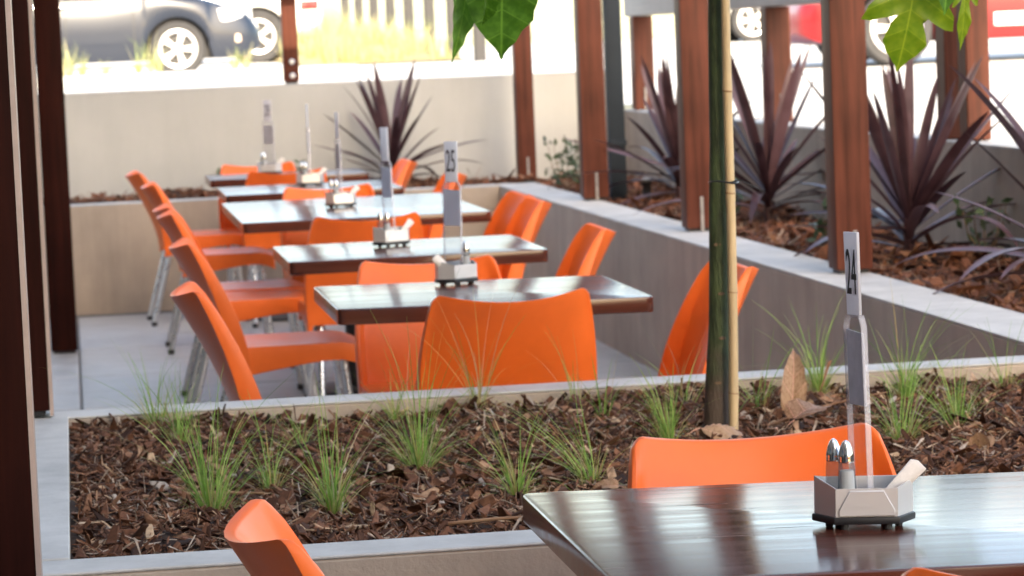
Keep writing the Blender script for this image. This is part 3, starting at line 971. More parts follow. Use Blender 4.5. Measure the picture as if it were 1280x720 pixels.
def table_set(tk, x, y, rz, hrot, number, where, white=True, lean=0.0, flipdigits=False, sach=(0.045, 0.0), mirror=1):
    tb = T[tk]
    tm = Matrix.Translation(tb.location) @ tb.rotation_euler.to_matrix().to_4x4()
    lx, ly = x - tb.location.x, y - tb.location.y
    base = tm @ Vector((lx, ly, 0.7405))
    tilt = tb.rotation_euler.y
    c, s = math.cos(rz), math.sin(rz)
    w = lambda dx, dy, dz: (base.x + dx * c - dy * s, base.y + dx * s + dy * c, base.z + dz - tilt * (dx * c - dy * s))
    root = thing('table_caddy', f'steel condiment caddy on black base, standing on the {where}', 'caddy', base, (0, tilt, rz), 'steel condiment caddies on the tables')
    link('base', CADDY[0], root); link('tray', CADDY[1], root); link('front_flap', CADDY[2], root)
    for fx, fy in ((-0.045, 0.0), (-0.028, -0.028), (0.028, -0.028), (0.045, 0.0), (0.03, 0.028), (-0.03, 0.028)):
        link('foot', CADDY[3], root, (fx, fy, 0))
    h = thing('number_holder', (f'clear number holder reading {number}' if number else 'clear number holder') + f', in the caddy on the {where}', 'table number',
              w(0, 0.012, 0.021), (0, lean, hrot), 'table number holders')
    link('acrylic_front', HOLD[0], h); link('acrylic_back', HOLD[2], h); link('acrylic_edge', HOLD[3], h)
    mc = link('menu_card', HOLD[1], h)
    if white:
        mc.material_slots[0].link = 'OBJECT'; mc.material_slots[0].material = MAT['card_white']
    nc = link('number_card', HOLD[5 if white else 4], h)
    if number:
        t = text_mesh(number, 0.052)
        if number != '24':
            t.materials.clear(); t.materials.append(MAT['ink_grey'])
        # tall narrow figures
        link('digits', t, nc, (0, -0.0024, 0.305), (R(90), 0, 0), (0.62, 1.62, 1))
        link('digits', t, nc, (0, 0.0024, 0.305), (R(90), 0, R(180)), (0.62, 1.62, 1))
    for k, (dx, dy, fill) in enumerate(((-0.036, 0.004, 3), (-0.022, -0.015, 2))):
        sh = thing('shaker', f'{"pepper" if fill == 3 else "salt"} shaker with chrome cap in the caddy on the {where}', 'shaker', w(dx * mirror, dy, 0.0205), (0, 0, 0), 'salt and pepper shakers')
        for nm, me in (('glass_body', SHAK[0]), ('cap', SHAK[1]), ('filling', SHAK[fill])):
            link(nm, me, sh, (0, 0, 0), (0, 0, 0), (0.95, 0.95, 1.16))
    for k in range(4):
        o = link('paper_sachet', SACHET, None, w((0.016 + 0.0015 * k) * mirror, -0.010 + 0.0048 * k, 0.024), (R(-8 + 3 * k), R(44 + k) * mirror, rz))
        tag(o, ('frontmost', 'second', 'third', 'rearmost')[k] + f' paper sugar sachet leaning in the caddy on the {where}', 'sachet', f'sugar sachets in the caddy on the {where}')
    return root


table_set(0, 0.979, 3.75, R(-9), R(-81), '24', 'nearest table', white=False, lean=R(-1.5))
table_set(1, 0.995, 7.92, R(35), R(-42), '25', 'first table beyond the planter', lean=R(1.2), mirror=-1)
table_set(2, 1.005, 9.54, R(20), R(-62), '', 'second table beyond the planter', lean=R(-1.8))
table_set(3, 1.065, 11.99, R(12), R(-78), '', 'larger table', white=False)
table_set(4, 1.10, 13.95, R(0), R(-86), '', 'fourth table')
table_set(5, 1.01, 15.42, R(-15), R(-24), '28', 'farthest table', white=False)


# ------------------------------------------------------------------ plants
def blades(n, height, spread, base_r, width, seed, dry=0.15, lean=(0, 0), curl=1.0):
    g = np.random.default_rng(seed)
    S = 7
    a = g.uniform(0, 2 * np.pi, n)
    L = height * g.uniform(0.30, 1.18, n)
    out = (0.08 + np.abs(g.normal(0.0, 1.0, n))) * spread
    br = base_r * np.sqrt(g.random(n))
    t = np.linspace(0, 1, S)[None]
    ang = (out[:, None] * (0.55 + 0.75 * curl * t ** 1.2)).clip(0, 2.3)
    ds = L[:, None] / (S - 1)
    hx = np.cumsum(np.sin(ang) * ds, 1) - np.sin(ang[:, :1]) * ds
    hz = np.cumsum(np.cos(ang) * ds, 1) - np.cos(ang[:, :1]) * ds
    wob = g.normal(0, 0.22, (n, 1)) * t ** 2 * L[:, None]
    X = (br * np.cos(a))[:, None] + hx * np.cos(a)[:, None] - wob * np.sin(a)[:, None] + lean[0] * t ** 1.5 * L[:, None]
    Y = (br * np.sin(a))[:, None] + hx * np.sin(a)[:, None] + wob * np.cos(a)[:, None] + lean[1] * t ** 1.5 * L[:, None]
    Z = hz
    w = width * g.uniform(0.6, 1.3, (n, 1)) * (1 - t ** 2.2) * 0.5 + 0.00018
    ta = a + g.uniform(0.6, 2.4, n)
    V = np.empty((n, S, 2, 3))
    for k, sg in enumerate((-1, 1)):
        V[:, :, k, 0] = X + sg * w * np.cos(ta)[:, None]
        V[:, :, k, 1] = Y + sg * w * np.sin(ta)[:, None]
        V[:, :, k, 2] = Z
    idx = np.arange(n * S * 2).reshape(n, S, 2)
    Q = np.stack([idx[:, :-1, 0], idx[:, :-1, 1], idx[:, 1:, 1], idx[:, 1:, 0]], -1).reshape(-1, 4)
    r = np.clip(g.beta(2, 2.6, n), 0, 0.85)
    d = g.random(n) < dry
    r[d] = g.uniform(0.86, 1.0, d.sum())
    return V.reshape(-1, 3), Q, np.repeat(r, S * 2)


TUFTS = [  # x, y, height, n, spread, dry, lean, where
    (0.165, 6.80, 0.27, 150, 0.42, 0.10, (-0.10, 0.0), 'wispy green grass tuft in the back left corner of the near planter'),
    (0.205, 6.55, 0.15, 70, 0.30, 0.08, (0.0, 0.0), 'small green grass tuft in front of the back left one'),
    (0.222, 5.44, 0.27, 170, 0.36, 0.12, (0.0, 0.0), 'upright green grass tuft left of centre, above the lone orange chair top'),
    (0.350, 5.74, 0.19, 90, 0.40, 0.14, (0.0, 0.0), 'small grey-green grass tuft between two taller tufts'),
    (0.445, 5.46, 0.27, 150, 0.38, 0.14, (0.05, 0.0), 'tall green grass tuft second from left in the front row'),
    (0.455, 6.30, 0.17, 70, 0.60, 0.10, (0.1, 0.0), 'low spreading green grass tuft in the middle of the planter'),
    (0.652, 5.86, 0.27, 230, 0.46, 0.18, (-0.06, 0.0), 'dense bushy grass tuft at the centre of the planter'),
    (0.795, 5.52, 0.19, 110, 0.50, 0.15, (-0.12, 0.0), 'fine green grass tuft just left of the near table corner'),
    (0.945, 5.58, 0.24, 120, 0.25, 0.10, (-0.55, 0.3), 'green grass tuft leaning left behind the near table corner'),
    (0.900, 6.80, 0.25, 60, 0.36, 0.75, (0.0, 0.0), 'straw-coloured grass tuft against the orange chair with its back to us'),
    (1.125, 6.80, 0.19, 46, 0.32, 0.6, (0.0, 0.0), 'small dry grass tuft right of the straw-coloured one'),
    (0.700, 6.78, 0.15, 60, 0.50, 0.15, (-0.1, 0.0), 'low grass tuft by the back edge, left of the straw-coloured one'),
    (1.195, 6.06, 0.20, 110, 0.30, 0.10, (-0.12, 0.05), 'green grass tuft left of the tree trunk'),
    (1.130, 6.45, 0.13, 50, 0.30, 0.10, (0.0, 0.0), 'tiny green grass tuft left of the tree, farther back'),
    (1.345, 6.62, 0.22, 46, 0.50, 0.7, (-0.1, 0.0), 'dry wispy grass tuft behind the tree trunk'),
    (1.490, 6.50, 0.25, 80, 0.55, 0.10, (0.25, 0.0), 'green grass tuft right of the bamboo stake'),
    (1.700, 6.78, 0.26, 190, 0.50, 0.15, (-0.05, 0.0), 'bushy grass tuft at the back edge, left of the number 24 holder'),
    (1.860, 6.62, 0.22, 110, 0.55, 0.12, (0.1, 0.0), 'airy grass tuft just right of the number 24 holder'),
    (1.640, 5.86, 0.24, 170, 0.52, 0.12, (0.12, 0.0), 'leaning grass tuft at the right shoulder of the chair behind the nearest table'),
    (1.795, 6.00, 0.19, 150, 0.28, 0.10, (-0.05, 0.0), 'dense short grass tuft at the right of the planter'),
    (2.085, 6.58, 0.25, 70, 0.45, 0.10, (0.0, 0.0), 'sparse grass tuft at the back right end of the planter'),
    (2.10, 6.05, 0.12, 50, 0.6, 0.2, (0.0, 0.0), 'low sparse grass tuft at the right edge of the planter'),
]
for i, (x, y, h, n, sp, dry, ln, lab) in enumerate(TUFTS):
    V, Q, r = blades(int(n * (0.28 + 0.26 * ((i * 7) % 5) / 4)), h * (0.84 + 0.3 * ((i * 3) % 4) / 3), sp * 1.62, 0.013, 0.0018, 100 + i, dry, ln, 1.7)
    V2, Q2, r2 = blades(int(n * 0.4), h * 0.40, 1.1, 0.02, 0.0016, 300 + i, 0.85, (0, 0))
    Q2 = Q2 + len(V); V = np.concatenate([V, V2]); Q = np.concatenate([Q, Q2]); r = np.concatenate([r, r2])
    o = link('grass_tuft', np_mesh('grass_tuft', V, Q, 'grass', r), None, (x, y, 0.533))
    tag(o, lab, 'grass', 'grass tufts in the near planter')


def cordy_leaf(L, W, bend, name):
    bm = bmesh.new()
    S = 12
    rows = []
    y = z = 0.0
    ang = 0.0
    for i in range(S + 1):
        t = i / S
        w = W * (0.45 + 2.1 * t) * (1 - t) ** 0.75 if t > 0 else W * 0.45
        w = min(w, W) * 0.5
        fold = 0.35 * w
        rows.append([bm.verts.new((-w, y, z + fold)), bm.verts.new((0, y, z)), bm.verts.new((w, y, z + fold))])
        ang = bend * t ** 1.8
        y += L / S * math.cos(ang)
        z -= L / S * math.sin(ang)
    for a, b in zip(rows, rows[1:]):
        bm.faces.new((a[0], a[1], b[1], b[0])); bm.faces.new((a[1], a[2], b[2], b[1]))
    for f in bm.faces:
        f.smooth = True
    return to_mesh(bm, name, 'cordy')


CL = [cordy_leaf(0.60, 0.052, b, 'sword_leaf') for b in (0.05, 0.3, 0.8, 1.5)]


def cordyline(label, x, y, z, n, size, seed, group='purple cordyline plants'):
    g = random.Random(seed)
    root = thing('cordyline', label, 'plant', (x, y, z), (0, 0, g.uniform(0, 6)), group)
    bm = bmesh.new(); tube(bm, [(0, 0, -0.05), (0.004, 0.002, 0.10), (0, 0, 0.2)], [0.020, 0.018, 0.012], 8); finish(bm)
    link('stem', to_mesh(bm, 'stem', 'cordy'), root)
    for i in range(n):
        t = (i + 0.5) / n
        az = i * 2.399963 + g.uniform(-0.25, 0.25)
        el = R(90 - 78 * t ** 0.9 + g.uniform(-8, 8)) if g.random() > 0.1 else R(g.uniform(-5, 25))
        k = min(3, max(0, int(t * 2.9 + g.uniform(-0.7, 0.7))))
        s = size * g.uniform(0.82, 1.15) * (1.0 - 0.18 * abs(t - 0.4))
        link('leaf', CL[k], root, (0.008 * math.cos(az), 0.008 * math.sin(az), 0.20 - 0.16 * t), (el, g.uniform(-0.25, 0.25), az - math.pi / 2), (s, s, s))
    return root


cordyline('purple spiky cordyline against the pale back wall, behind the farthest tables', 1.80, 16.90, 0.55, 30, 0.92, 3)
cordyline('purple spiky cordyline behind the slate grey steel post', 2.93, 14.35, 0.56, 36, 1.0, 5)
cordyline('purple spiky cordyline right of the tree trunk, in the right bed', 2.95, 12.55, 0.56, 34, 1.02, 8)
cordyline('large purple spiky cordyline right of the nearest red-brown post', 2.87, 10.10, 0.56, 38, 1.0, 13)
cordyline('purple cordyline at the far right edge with drooping leaves entering the frame', 3.00, 8.62, 0.56, 36, 1.0, 21)


def shrub(label, x, y, z, h, n, seed):
    g = random.Random(seed)
    root = thing('shrub', label, 'plant', (x, y, z), group='small green shrubs in the bark beds')
    bm = bmesh.new()
    for k in range(5):
        a = k * 1.3
        tube(bm, [(0, 0, 0), (0.3 * h * math.cos(a), 0.3 * h * math.sin(a), 0.5 * h), (0.4 * h * math.cos(a), 0.4 * h * math.sin(a), h)], [0.004, 0.003, 0.001], 5)
    link('stems', to_mesh(bm, 'stems', 'bark_scar'), root)
    bm = bmesh.new()
    for k in range(n):
        a = g.uniform(0, 6.28); r = 0.45 * h * g.random() ** 0.5; zz = h * g.uniform(0.15, 1.05)
        c = Vector((r * math.cos(a), r * math.sin(a), zz))
        d = Vector((g.gauss(0, 1), g.gauss(0, 1), g.gauss(0.4, 0.6))).normalized()
        s = d.cross(Vector((g.gauss(0, 1), g.gauss(0, 1), 1))).normalized()
        L, W = 0.05, 0.012
        p = [c, c + d * L * .5 + s * W, c + d * L, c + d * L * .5 - s * W]
        bm.faces.new([bm.verts.new(q) for q in p])
    link('foliage', to_mesh(bm, 'foliage', 'shrub'), root)


shrub('small grey-green shrub left of the post with the slate grey steel post', 2.60, 15.7, 0.56, 0.26, 130, 1)
shrub('tiny dark plant behind the farthest table', 1.22, 16.85, 0.57, 0.16, 60, 2)
shrub('tiny dark plant at the left end of the farthest table', 0.85, 16.95, 0.57, 0.14, 40, 3)
shrub('low green plant between the cordyline and the nearest red-brown post', 2.75, 10.7, 0.56, 0.15, 70, 4)
shrub('low green plant at the foot of the back wall on the far right', 3.08, 9.9, 0.56, 0.2, 50, 5)
shrub('low green plant right of the tree trunk behind the second post', 2.84, 12.9, 0.56, 0.15, 60, 6)


# ------------------------------------------------------------------ young tree with stake
def lobed_leaf(name, mat, curl, fold, seed, shape='ovate'):
    g = random.Random(seed)
    half = {'ovate': [(0.10, -0.03), (0.26, 0.0), (0.40, 0.12), (0.47, 0.28), (0.46, 0.42), (0.40, 0.50), (0.385, 0.58), (0.36, 0.68), (0.27, 0.82), (0.17, 0.95), (0.08, 1.06), (0.03, 1.13), (0.022, 1.18)],
            'lobed': [(0.12, -0.07), (0.30, -0.05), (0.46, 0.08), (0.61, 0.28), (0.68, 0.52), (0.56, 0.52), (0.42, 0.46), (0.27, 0.40), (0.16, 0.36), (0.22, 0.46), (0.29, 0.62), (0.31, 0.78), (0.24, 0.94), (0.12, 1.08), (0.05, 1.17), (0.02, 1.24)]}[shape]
    yt = half[-1][1] + 0.03
    right = [(x * g.uniform(.95, 1.06), y + g.uniform(-.012, .012)) for x, y in half]
    left = [(-x * g.uniform(.92, 1.06), y + g.uniform(-.015, .015)) for x, y in half]
    out = [(0, 0)] + right + [(0, yt)] + left[::-1]
    bm = bmesh.new()
    f = bm.faces.new([bm.verts.new((x, y, 0)) for x, y in out])
    bmesh.ops.triangulate(bm, faces=[f], quad_method='BEAUTY', ngon_method='BEAUTY')
    for _ in range(3):
        es = [e for e in bm.edges if e.calc_length() > 0.07]
        bmesh.ops.subdivide_edges(bm, edges=es, cuts=1, use_grid_fill=True)
        bmesh.ops.triangulate(bm, faces=bm.faces[:])
    for v in bm.verts:
        x, y = v.co.x, v.co.y
        z = fold * abs(x) + 0.035 * math.sin(6.5 * y + 4 * x + seed) * abs(x) * 2 - 0.022 * abs(math.sin(11 * (y - 0.55 * abs(x)))) * min(1, abs(x) * 6) + 0.03 * math.sin(5 * x + seed * 2)
        a = curl * y
        if abs(curl) > 0.01:
            v.co = (x, math.sin(a) / curl + z * math.sin(a), -(1 - math.cos(a)) / curl + z * math.cos(a))
        else:
            v.co.z = z
    for f in bm.faces:
        f.smooth = True
    if shape != 'dry':
        tube(bm, [(0, 0, 0.004), (0.0, -0.12, 0.03), (0.01, -0.32, 0.02)], [0.012, 0.010, 0.009], 6)
    return to_mesh(bm, name, mat)


LD = [lobed_leaf('leaf', 'leaf_dark', 0.3, 0.25, 1), lobed_leaf('leaf', 'leaf_dark', 0.8, 1.7, 2), lobed_leaf('leaf', 'leaf_dark', 0.5, 0.9, 3)]
LL = [lobed_leaf('leaf', 'leaf_light', 0.35, 0.20, 4, 'lobed'), lobed_leaf('leaf', 'leaf_light', 1.0, 0.9, 5, 'lobed')]

TX, TY, TZ = 1.334, 6.24, 0.50
tree = thing('young_tree', 'young tree with slim green trunk and large lobed leaves in the near planter', 'tree', (TX, TY, TZ))
bm = bmesh.new()
pts, rad = [], []
for i in range(16):
    t = i / 15
    pts.append((0.005 * math.sin(t * 9) + 0.085 * t, 0.005 * math.cos(t * 7), 1.95 * t))
    rad.append(0.0245 - 0.009 * t + (0.004 * (1 - t * 8) if t < 0.125 else 0) + 0.0012 * math.sin(i * 2.1))
tube(bm, pts, rad, 14); finish(bm)
trunk = link('trunk', to_mesh(bm, 'trunk', 'bark'), tree)
bm = bmesh.new(); lathe(bm, [(0.0075, -0.002), (0.0085, 0.0), (0.006, 0.0025)], 10, 'Y'); finish(bm)
scar = to_mesh(bm, 'leaf_scar', 'bark_scar')
for z, a in ((0.14, -1.7), (0.235, -1.3), (0.33, -1.45), (0.435, -1.9), (0.50, -1.2), (0.60, -1.75), (0.68, -1.35), (0.745, -1.6), (0.80, -1.9), (0.86, -1.3)):
    link('leaf_scar', scar, trunk, (0.0205 * math.cos(a) + 0.0436 * z + 0.002, 0.0195 * math.sin(a), z), (0, 0, a + math.pi / 2), (1, 1, 0.45))
bm = bmesh.new()
tips = []
gb = random.Random(4)
branch_specs = [(1.25, 2.5, 0.75, 0.75), (1.35, -0.3, 0.80, 0.72), (1.45, 0.5, 0.6, 0.7), (1.5, 3.6, 0.6, 0.6), (1.6, 1.6, 0.6, 0.8), (1.7, 4.6, 0.55, 0.8), (1.8, 5.5, 0.45, 0.9), (1.9, 2.0, 0.4, 1.0)]
for z, a, L, rise in branch_specs:
    p = [Vector((0.0436 * z, 0, z - 0.02))]
    for k in range(1, 7):
        t = k / 6
        p.append(Vector((0.0436 * z + math.cos(a) * L * t, math.sin(a) * L * t, z + L * rise * t - 0.28 * L * t * t * t)))
        if k >= 2:
            tips.append((p[-1].copy(), a))
    tube(bm, p, [0.010 - 0.0012 * k for k in range(7)], 7)
finish(bm)
link('branches', to_mesh(bm, 'branches', 'bark'), tree)
for k, (p, a) in enumerate(tips):
    for q in range(2):
        me = gb.choice(LD + LD + LL)
        s = gb.uniform(0.13, 0.19)
        az = a + gb.uniform(-1.4, 1.4)
        d = Vector((math.cos(az), math.sin(az), 0)) * 0.32 * s
        link('leaf', me, tree, p + d, (R(gb.uniform(-70, -25)), gb.uniform(-0.4, 0.4), az - math.pi / 2), (s, s, s))


def hang(me, px, py, pz, rot, s, nx=1.0):
    """leaf placed by its stalk end, in world metres"""
    link('leaf', me, tree, (px - TX, py - TY, pz - TZ), rot, (s * nx, s, s))


hang(LD[0], 0.890, 6.07, 1.545, (R(-94), R(-3), R(172)), 0.170)
hang(LD[0], 0.828, 6.13, 1.540, (R(-90), R(-9), R(205)), 0.168, 0.42)
hang(LD[2], 0.846, 6.03, 1.500, (R(-84), R(-2), R(205)), 0.075, 0.6)
hang(LD[2], 0.965, 6.16, 1.545, (R(-75), R(-38), R(200)), 0.10)
hang(LL[0], 1.690, 5.86, 1.452, (R(-97), R(-10), R(176)), 0.138)
hang(LD[0], 1.738, 5.80, 1.560, (R(-88), R(4), R(205)), 0.135)
hang(LL[0], 1.800, 5.88, 1.480, (R(-92), R(2), R(190)), 0.125, 0.35)
hang(LL[0], 1.600, 5.98, 1.590, (R(-80), R(20), R(190)), 0.105)

# stake tied to the tree
stake = thing('bamboo_stake', 'pale bamboo stake tied beside the young tree trunk', 'stake', (1.362, 6.195, 0.50))
bm = bmesh.new()
pts, rad = [], []
nodes = [0.12, 0.335, 0.545, 0.76, 0.98, 1.2]
for i in range(61):
    z = 1.35 * i / 60
    b = max(math.exp(-((z - q) / 0.012) ** 2) for q in nodes)
    pts.append((0.020 * z + 0.003 * math.sin(z * 5), 0.0, z)); rad.append(0.0104 - 0.001 * z + 0.0012 * b)
tube(bm, pts, rad, 14); finish(bm)
cane = link('cane', to_mesh(bm, 'cane', 'bamboo'), stake)
bm = bmesh.new(); lathe(bm, [(0.0106, -0.0018), (0.0119, 0.0), (0.0106, 0.0018)], 16); finish(bm)
ring = to_mesh(bm, 'node_ring', 'bamboo_node')
for q in nodes:
    link('node_ring', ring, cane, (0.020 * q + 0.003 * math.sin(q * 5), 0, q), (0.1, 0.12, 0))
bm = bmesh.new()
pts = [(1.366 + 0.030 * math.cos(a), 6.222 + 0.045 * math.sin(a), 1.068 + 0.003 * math.sin(2 * a)) for a in np.linspace(0, 2 * math.pi, 20)]
tube(bm, pts, 0.0020, 6)
tube(bm, [(1.372, 6.179, 1.068), (1.392, 6.175, 1.072), (1.41, 6.17, 1.062), (1.432, 6.17, 1.05)], 0.0016, 6)
finish(bm)
tag(link('wire_tie', to_mesh(bm, 'wire_tie', 'wire')), 'dark wire tie twisted round the trunk and bamboo stake', 'tie')


# fallen dry leaves and twigs on the bark
def dry_leaf_mesh(seed, curl, fold):
    return lobed_leaf('dry_leaf', 'dry_leaf', curl, fold, seed, 'ovate')


DL = [dry_leaf_mesh(31, 1.7, 1.1), dry_leaf_mesh(32, 0.9, 0.35), dry_leaf_mesh(33, 1.5, -0.6)]
for k, (x, y, z, rot, s, lab) in enumerate((
        (1.545, 6.43, 0.53, (R(84), R(8), R(-8)), 0.15, 'curled dry leaf standing upright right of the bamboo stake'),
        (1.47, 6.08, 0.570, (R(28), R(10), R(-50)), 0.115, 'pale dry leaf lying right of the tree, above the orange chair back'),
        (1.26, 6.04, 0.570, (R(24), R(-8), R(-75)), 0.125, 'pale dry leaf lying at the foot of the tree trunk'),
        (1.76, 5.66, 0.55, (R(10), R(20), R(40)), 0.05, 'greyish dry leaf on the bark right of the chair shoulder'),
        (1.42, 6.04, 0.560, (R(15), R(25), R(-20)), 0.06, 'small curled dry leaf between the trunk foot and the chair back'),
        (0.98, 5.48, 0.545, (R(10), R(-20), R(70)), 0.055, 'brown dry leaf behind the near table corner'))):
    tag(link('dry_leaf', DL[(1, 1, 2, 0, 2, 1)[k]], None, (x, y, z), rot, (s * (0.42 if k == 0 else 0.8), s, s)), lab, 'leaf', 'fallen dry leaves on the bark')
for k, (p, lab) in enumerate((([(1.44, 6.20, 0.545), (1.53, 6.24, 0.565), (1.66, 6.30, 0.58), (1.74, 6.33, 0.585)], 'long thin twig lying on the bark right of the bamboo stake'),
                              ([(0.10, 5.70, 0.548), (0.22, 5.66, 0.556), (0.33, 5.63, 0.552)], 'thin pale twig on the bark at the left of the planter'),
                              ([(0.62, 5.16, 0.548), (0.70, 5.15, 0.553), (0.79, 5.17, 0.549)], 'thin twig on the bark near the front wall of the planter'))):
    bm = bmesh.new(); tube(bm, p, [0.0035, 0.003, 0.0025, 0.0015][:len(p)], 7); finish(bm)
    tag(link('twig', to_mesh(bm, 'twig', 'dry_leaf')), lab, 'twig')

# ------------------------------------------------------------------ street beyond the wall
# verge mound with dry grass
bm = bmesh.new()
gx = np.linspace(2.9, 4.95, 16); gy = np.linspace(36.6, 56, 24)
def verge_z(x, y):
    e = min(1, max(0, (x - 2.9) / 0.5)) * min(1, max(0, (4.95 - x) / 0.6)) * min(1, max(0, (y - 36.6) / 5.0)) * min(1, max(0, (56 - y) / 3))
    return gz(y) + 0.02 + e * (0.24 + 0.08 * math.sin(x * 3 + y * 0.7))
grid = [[bm.verts.new((x, y, verge_z(x, y))) for x in gx] for y in gy]
for i in range(len(gy) - 1):
    for j in range(len(gx) - 1):
        bm.faces.new((grid[i][j], grid[i][j + 1], grid[i + 1][j + 1], grid[i + 1][j]))
finish(bm)
tag(link('verge', to_mesh(bm, 'verge', 'verge')), kind='structure')
VV, QQ, RR = [], [], []
off = 0
for k in range(170):
    x = random.uniform(3.0, 4.85); y = random.uniform(36.8, 52)
    V, Q, r = blades(26, random.uniform(0.22, 0.5), 0.4, 0.10, 0.012, 900 + k, 0.35)
    V = V + np.array([x, y, verge_z(x, y) - 0.01])
    VV.append(V); QQ.append(Q + off); RR.append(r); off += len(V)
tag(link('verge_grass', np_mesh('verge_grass', np.concatenate(VV), np.concatenate(QQ), 'verge_grass', np.concatenate(RR))), 'dry yellow-green grass on the sunlit verge beyond the back wall', 'grass', kind='stuff')
# small tufts along the kerb in front of the dark car
VV, QQ, RR = [], [], []
off = 0
for k, (x, y, h) in enumerate(((-0.02, 30.2, 0.30), (0.05, 30.4, 0.36), (0.16, 30.6, 0.24), (0.75, 30.8, 0.34), (0.86, 30.5, 0.42), (0.94, 30.8, 0.24), (1.72, 31.0, 0.22), (1.84, 31.0, 0.26), (0.4, 30.8, 0.18))):
    V, Q, r = blades(26, h, 0.30, 0.04, 0.011, 1200 + k, 0.3)
    V = V + np.array([x, y, gz(y) + 0.10])
    VV.append(V); QQ.append(Q + off); RR.append(r); off += len(V)
tag(link('kerb_grass', np_mesh('kerb_grass', np.concatenate(VV), np.concatenate(QQ), 'verge_grass', np.concatenate(RR))), 'yellow-green grass growing along the kerb in front of the dark car', 'grass', kind='stuff')
tag(link('kerb', box_mesh('kerb', (-12, 2.9, 29.9, 31.2, gz(30) - 0.1, gz(30) + 0.11), 'kerb', 0.02, 2)), kind='structure')
# far grassy bank
bm = bmesh.new()
pr = [(60, gz(60) - .05), (64, 1.9), (72, 3.2), (95, 4.2), (140, 4.2)]
xs = np.linspace(6, 60, 20)
rows = [[bm.verts.new((x, y + 0.12 * (x - 6), z + 0.25 * math.sin(x * 0.6) * (z > 1.5))) for x in xs] for y, z in pr]
for a, b in zip(rows, rows[1:]):
    for j in range(len(xs) - 1):
        bm.faces.new((a[j], a[j + 1], b[j + 1], b[j]))
finish(bm)
tag(link('grass_bank', to_mesh(bm, 'grass_bank', plain('bank_grass', (0.40, 0.40, 0.26), rough=0.95, var=0.3, scale=0.8))), kind='structure')

# grey bollards beside the verge
bol = box_mesh('shaft', (-0.07, 0.07, -0.07, 0.07, -0.05, 1.15), 'railing', 0.01, 1)
bcap = box_mesh('cap', (-0.078, 0.078, -0.078, 0.078, 1.1505, 1.19), 'railing', 0.01, 1)
for k in range(8):
    y = 35.8 + 2.45 * k
    root = thing('bollard', 'grey square bollard beside the sunlit verge, ' + ('nearest of the row', 'second nearest', 'third nearest', 'fourth nearest', 'fifth nearest', 'third from the far end', 'second from the far end', 'farthest of the row')[k], 'bollard', (4.93, y, gz(y)), group='bollards beside the verge')
    link('shaft', bol, root); link('cap', bcap, root)


# ------------------------------------------------------------------ vehicles
def interp(pts, x):
    for (x0, y0), (x1, y1) in zip(pts, pts[1:]):
        if x0 <= x <= x1:
            t = (x - x0) / (x1 - x0)
            t = t * t * (3 - 2 * t) * 0.5 + t * 0.5
            return y0 + (y1 - y0) * t
    return pts[0][1] if x < pts[0][0] else pts[-1][1]


def wheel(parent, x, y, r, side, rim_r, style):
    """x,y: axle position in car space; side: +1/-1 outward along Y"""
    w = thing('wheel', None, None, (x, y, r))
    w.parent = parent
    bm = bmesh.new()
    lathe(bm, [(rim_r * 0.96, -0.09), (r * 0.93, -0.10), (r, -0.075), (r, 0.075), (r * 0.93, 0.10), (rim_r * 1.02, 0.092), (rim_r * 0.96, 0.06)], 40, 'Y', cap=False)
    finish(bm)
    link('tyre', to_mesh(bm, 'tyre', 'tyre'), w)
    bm = bmesh.new()
    n = 5
    yo, yi = 0.094 * side, 0.05 * side
    # rim ring
    def ring(ra, rb, ya, yb, N=40):
        A = [bm.verts.new((ra * math.cos(2 * math.pi * k / N), ya, ra * math.sin(2 * math.pi * k / N))) for k in range(N)]
        B = [bm.verts.new((rb * math.cos(2 * math.pi * k / N), yb, rb * math.sin(2 * math.pi * k / N))) for k in range(N)]
        for k in range(N):
            bm.faces.new((A[k], A[(k + 1) % N], B[(k + 1) % N], B[k]))
    inner = rim_r * (0.74 if style == 'cap' else 0.84)
    ring(rim_r, rim_r * 0.95, yo * 0.98, yo); ring(rim_r * 0.95, inner, yo, yo * 0.93); ring(inner, inner * 0.99, yo * 0.93, yi)
    ring(rim_r * (0.46 if style == 'cap' else 0.26), 0.001, yo * 0.97, yo * 1.04)
    hub = rim_r * (0.46 if style == 'cap' else 0.26)
    wd0, wd1 = (0.50, 0.36) if style == 'cap' else (0.42, 0.20)
    for k in range(n):
        a = 2 * math.pi * (k + (0.25 if style == 'cap' else 0.0)) / n
        P = []
        for rr, wd in ((hub * 0.9, wd0), (inner * 1.02, wd1)):
            for sg in (-1, 1):
                aa = a + sg * wd
                P.append((rr * math.cos(aa), rr * math.sin(aa)))
        f0 = [bm.verts.new((p[0], yo * 0.95, p[1])) for p in P]
        f1 = [bm.verts.new((p[0], yi, p[1])) for p in P]
        bm.faces.new((f0[0], f0[1], f0[3], f0[2]))
        for a_, b_ in ((0, 1), (1, 3), (3, 2), (2, 0)):
            bm.faces.new((f0[a_], f0[b_], f1[b_], f1[a_]))
    finish(bm)
    link('rim', to_mesh(bm, 'rim', 'rim'), w)
    bm = bmesh.new(); lathe(bm, [(rim_r * .97, 0.02 * side), (rim_r * .97, 0.035 * side)], 30, 'Y'); finish(bm)
    link('brake_backing', to_mesh(bm, 'brake_backing', 'car_trim'), w)


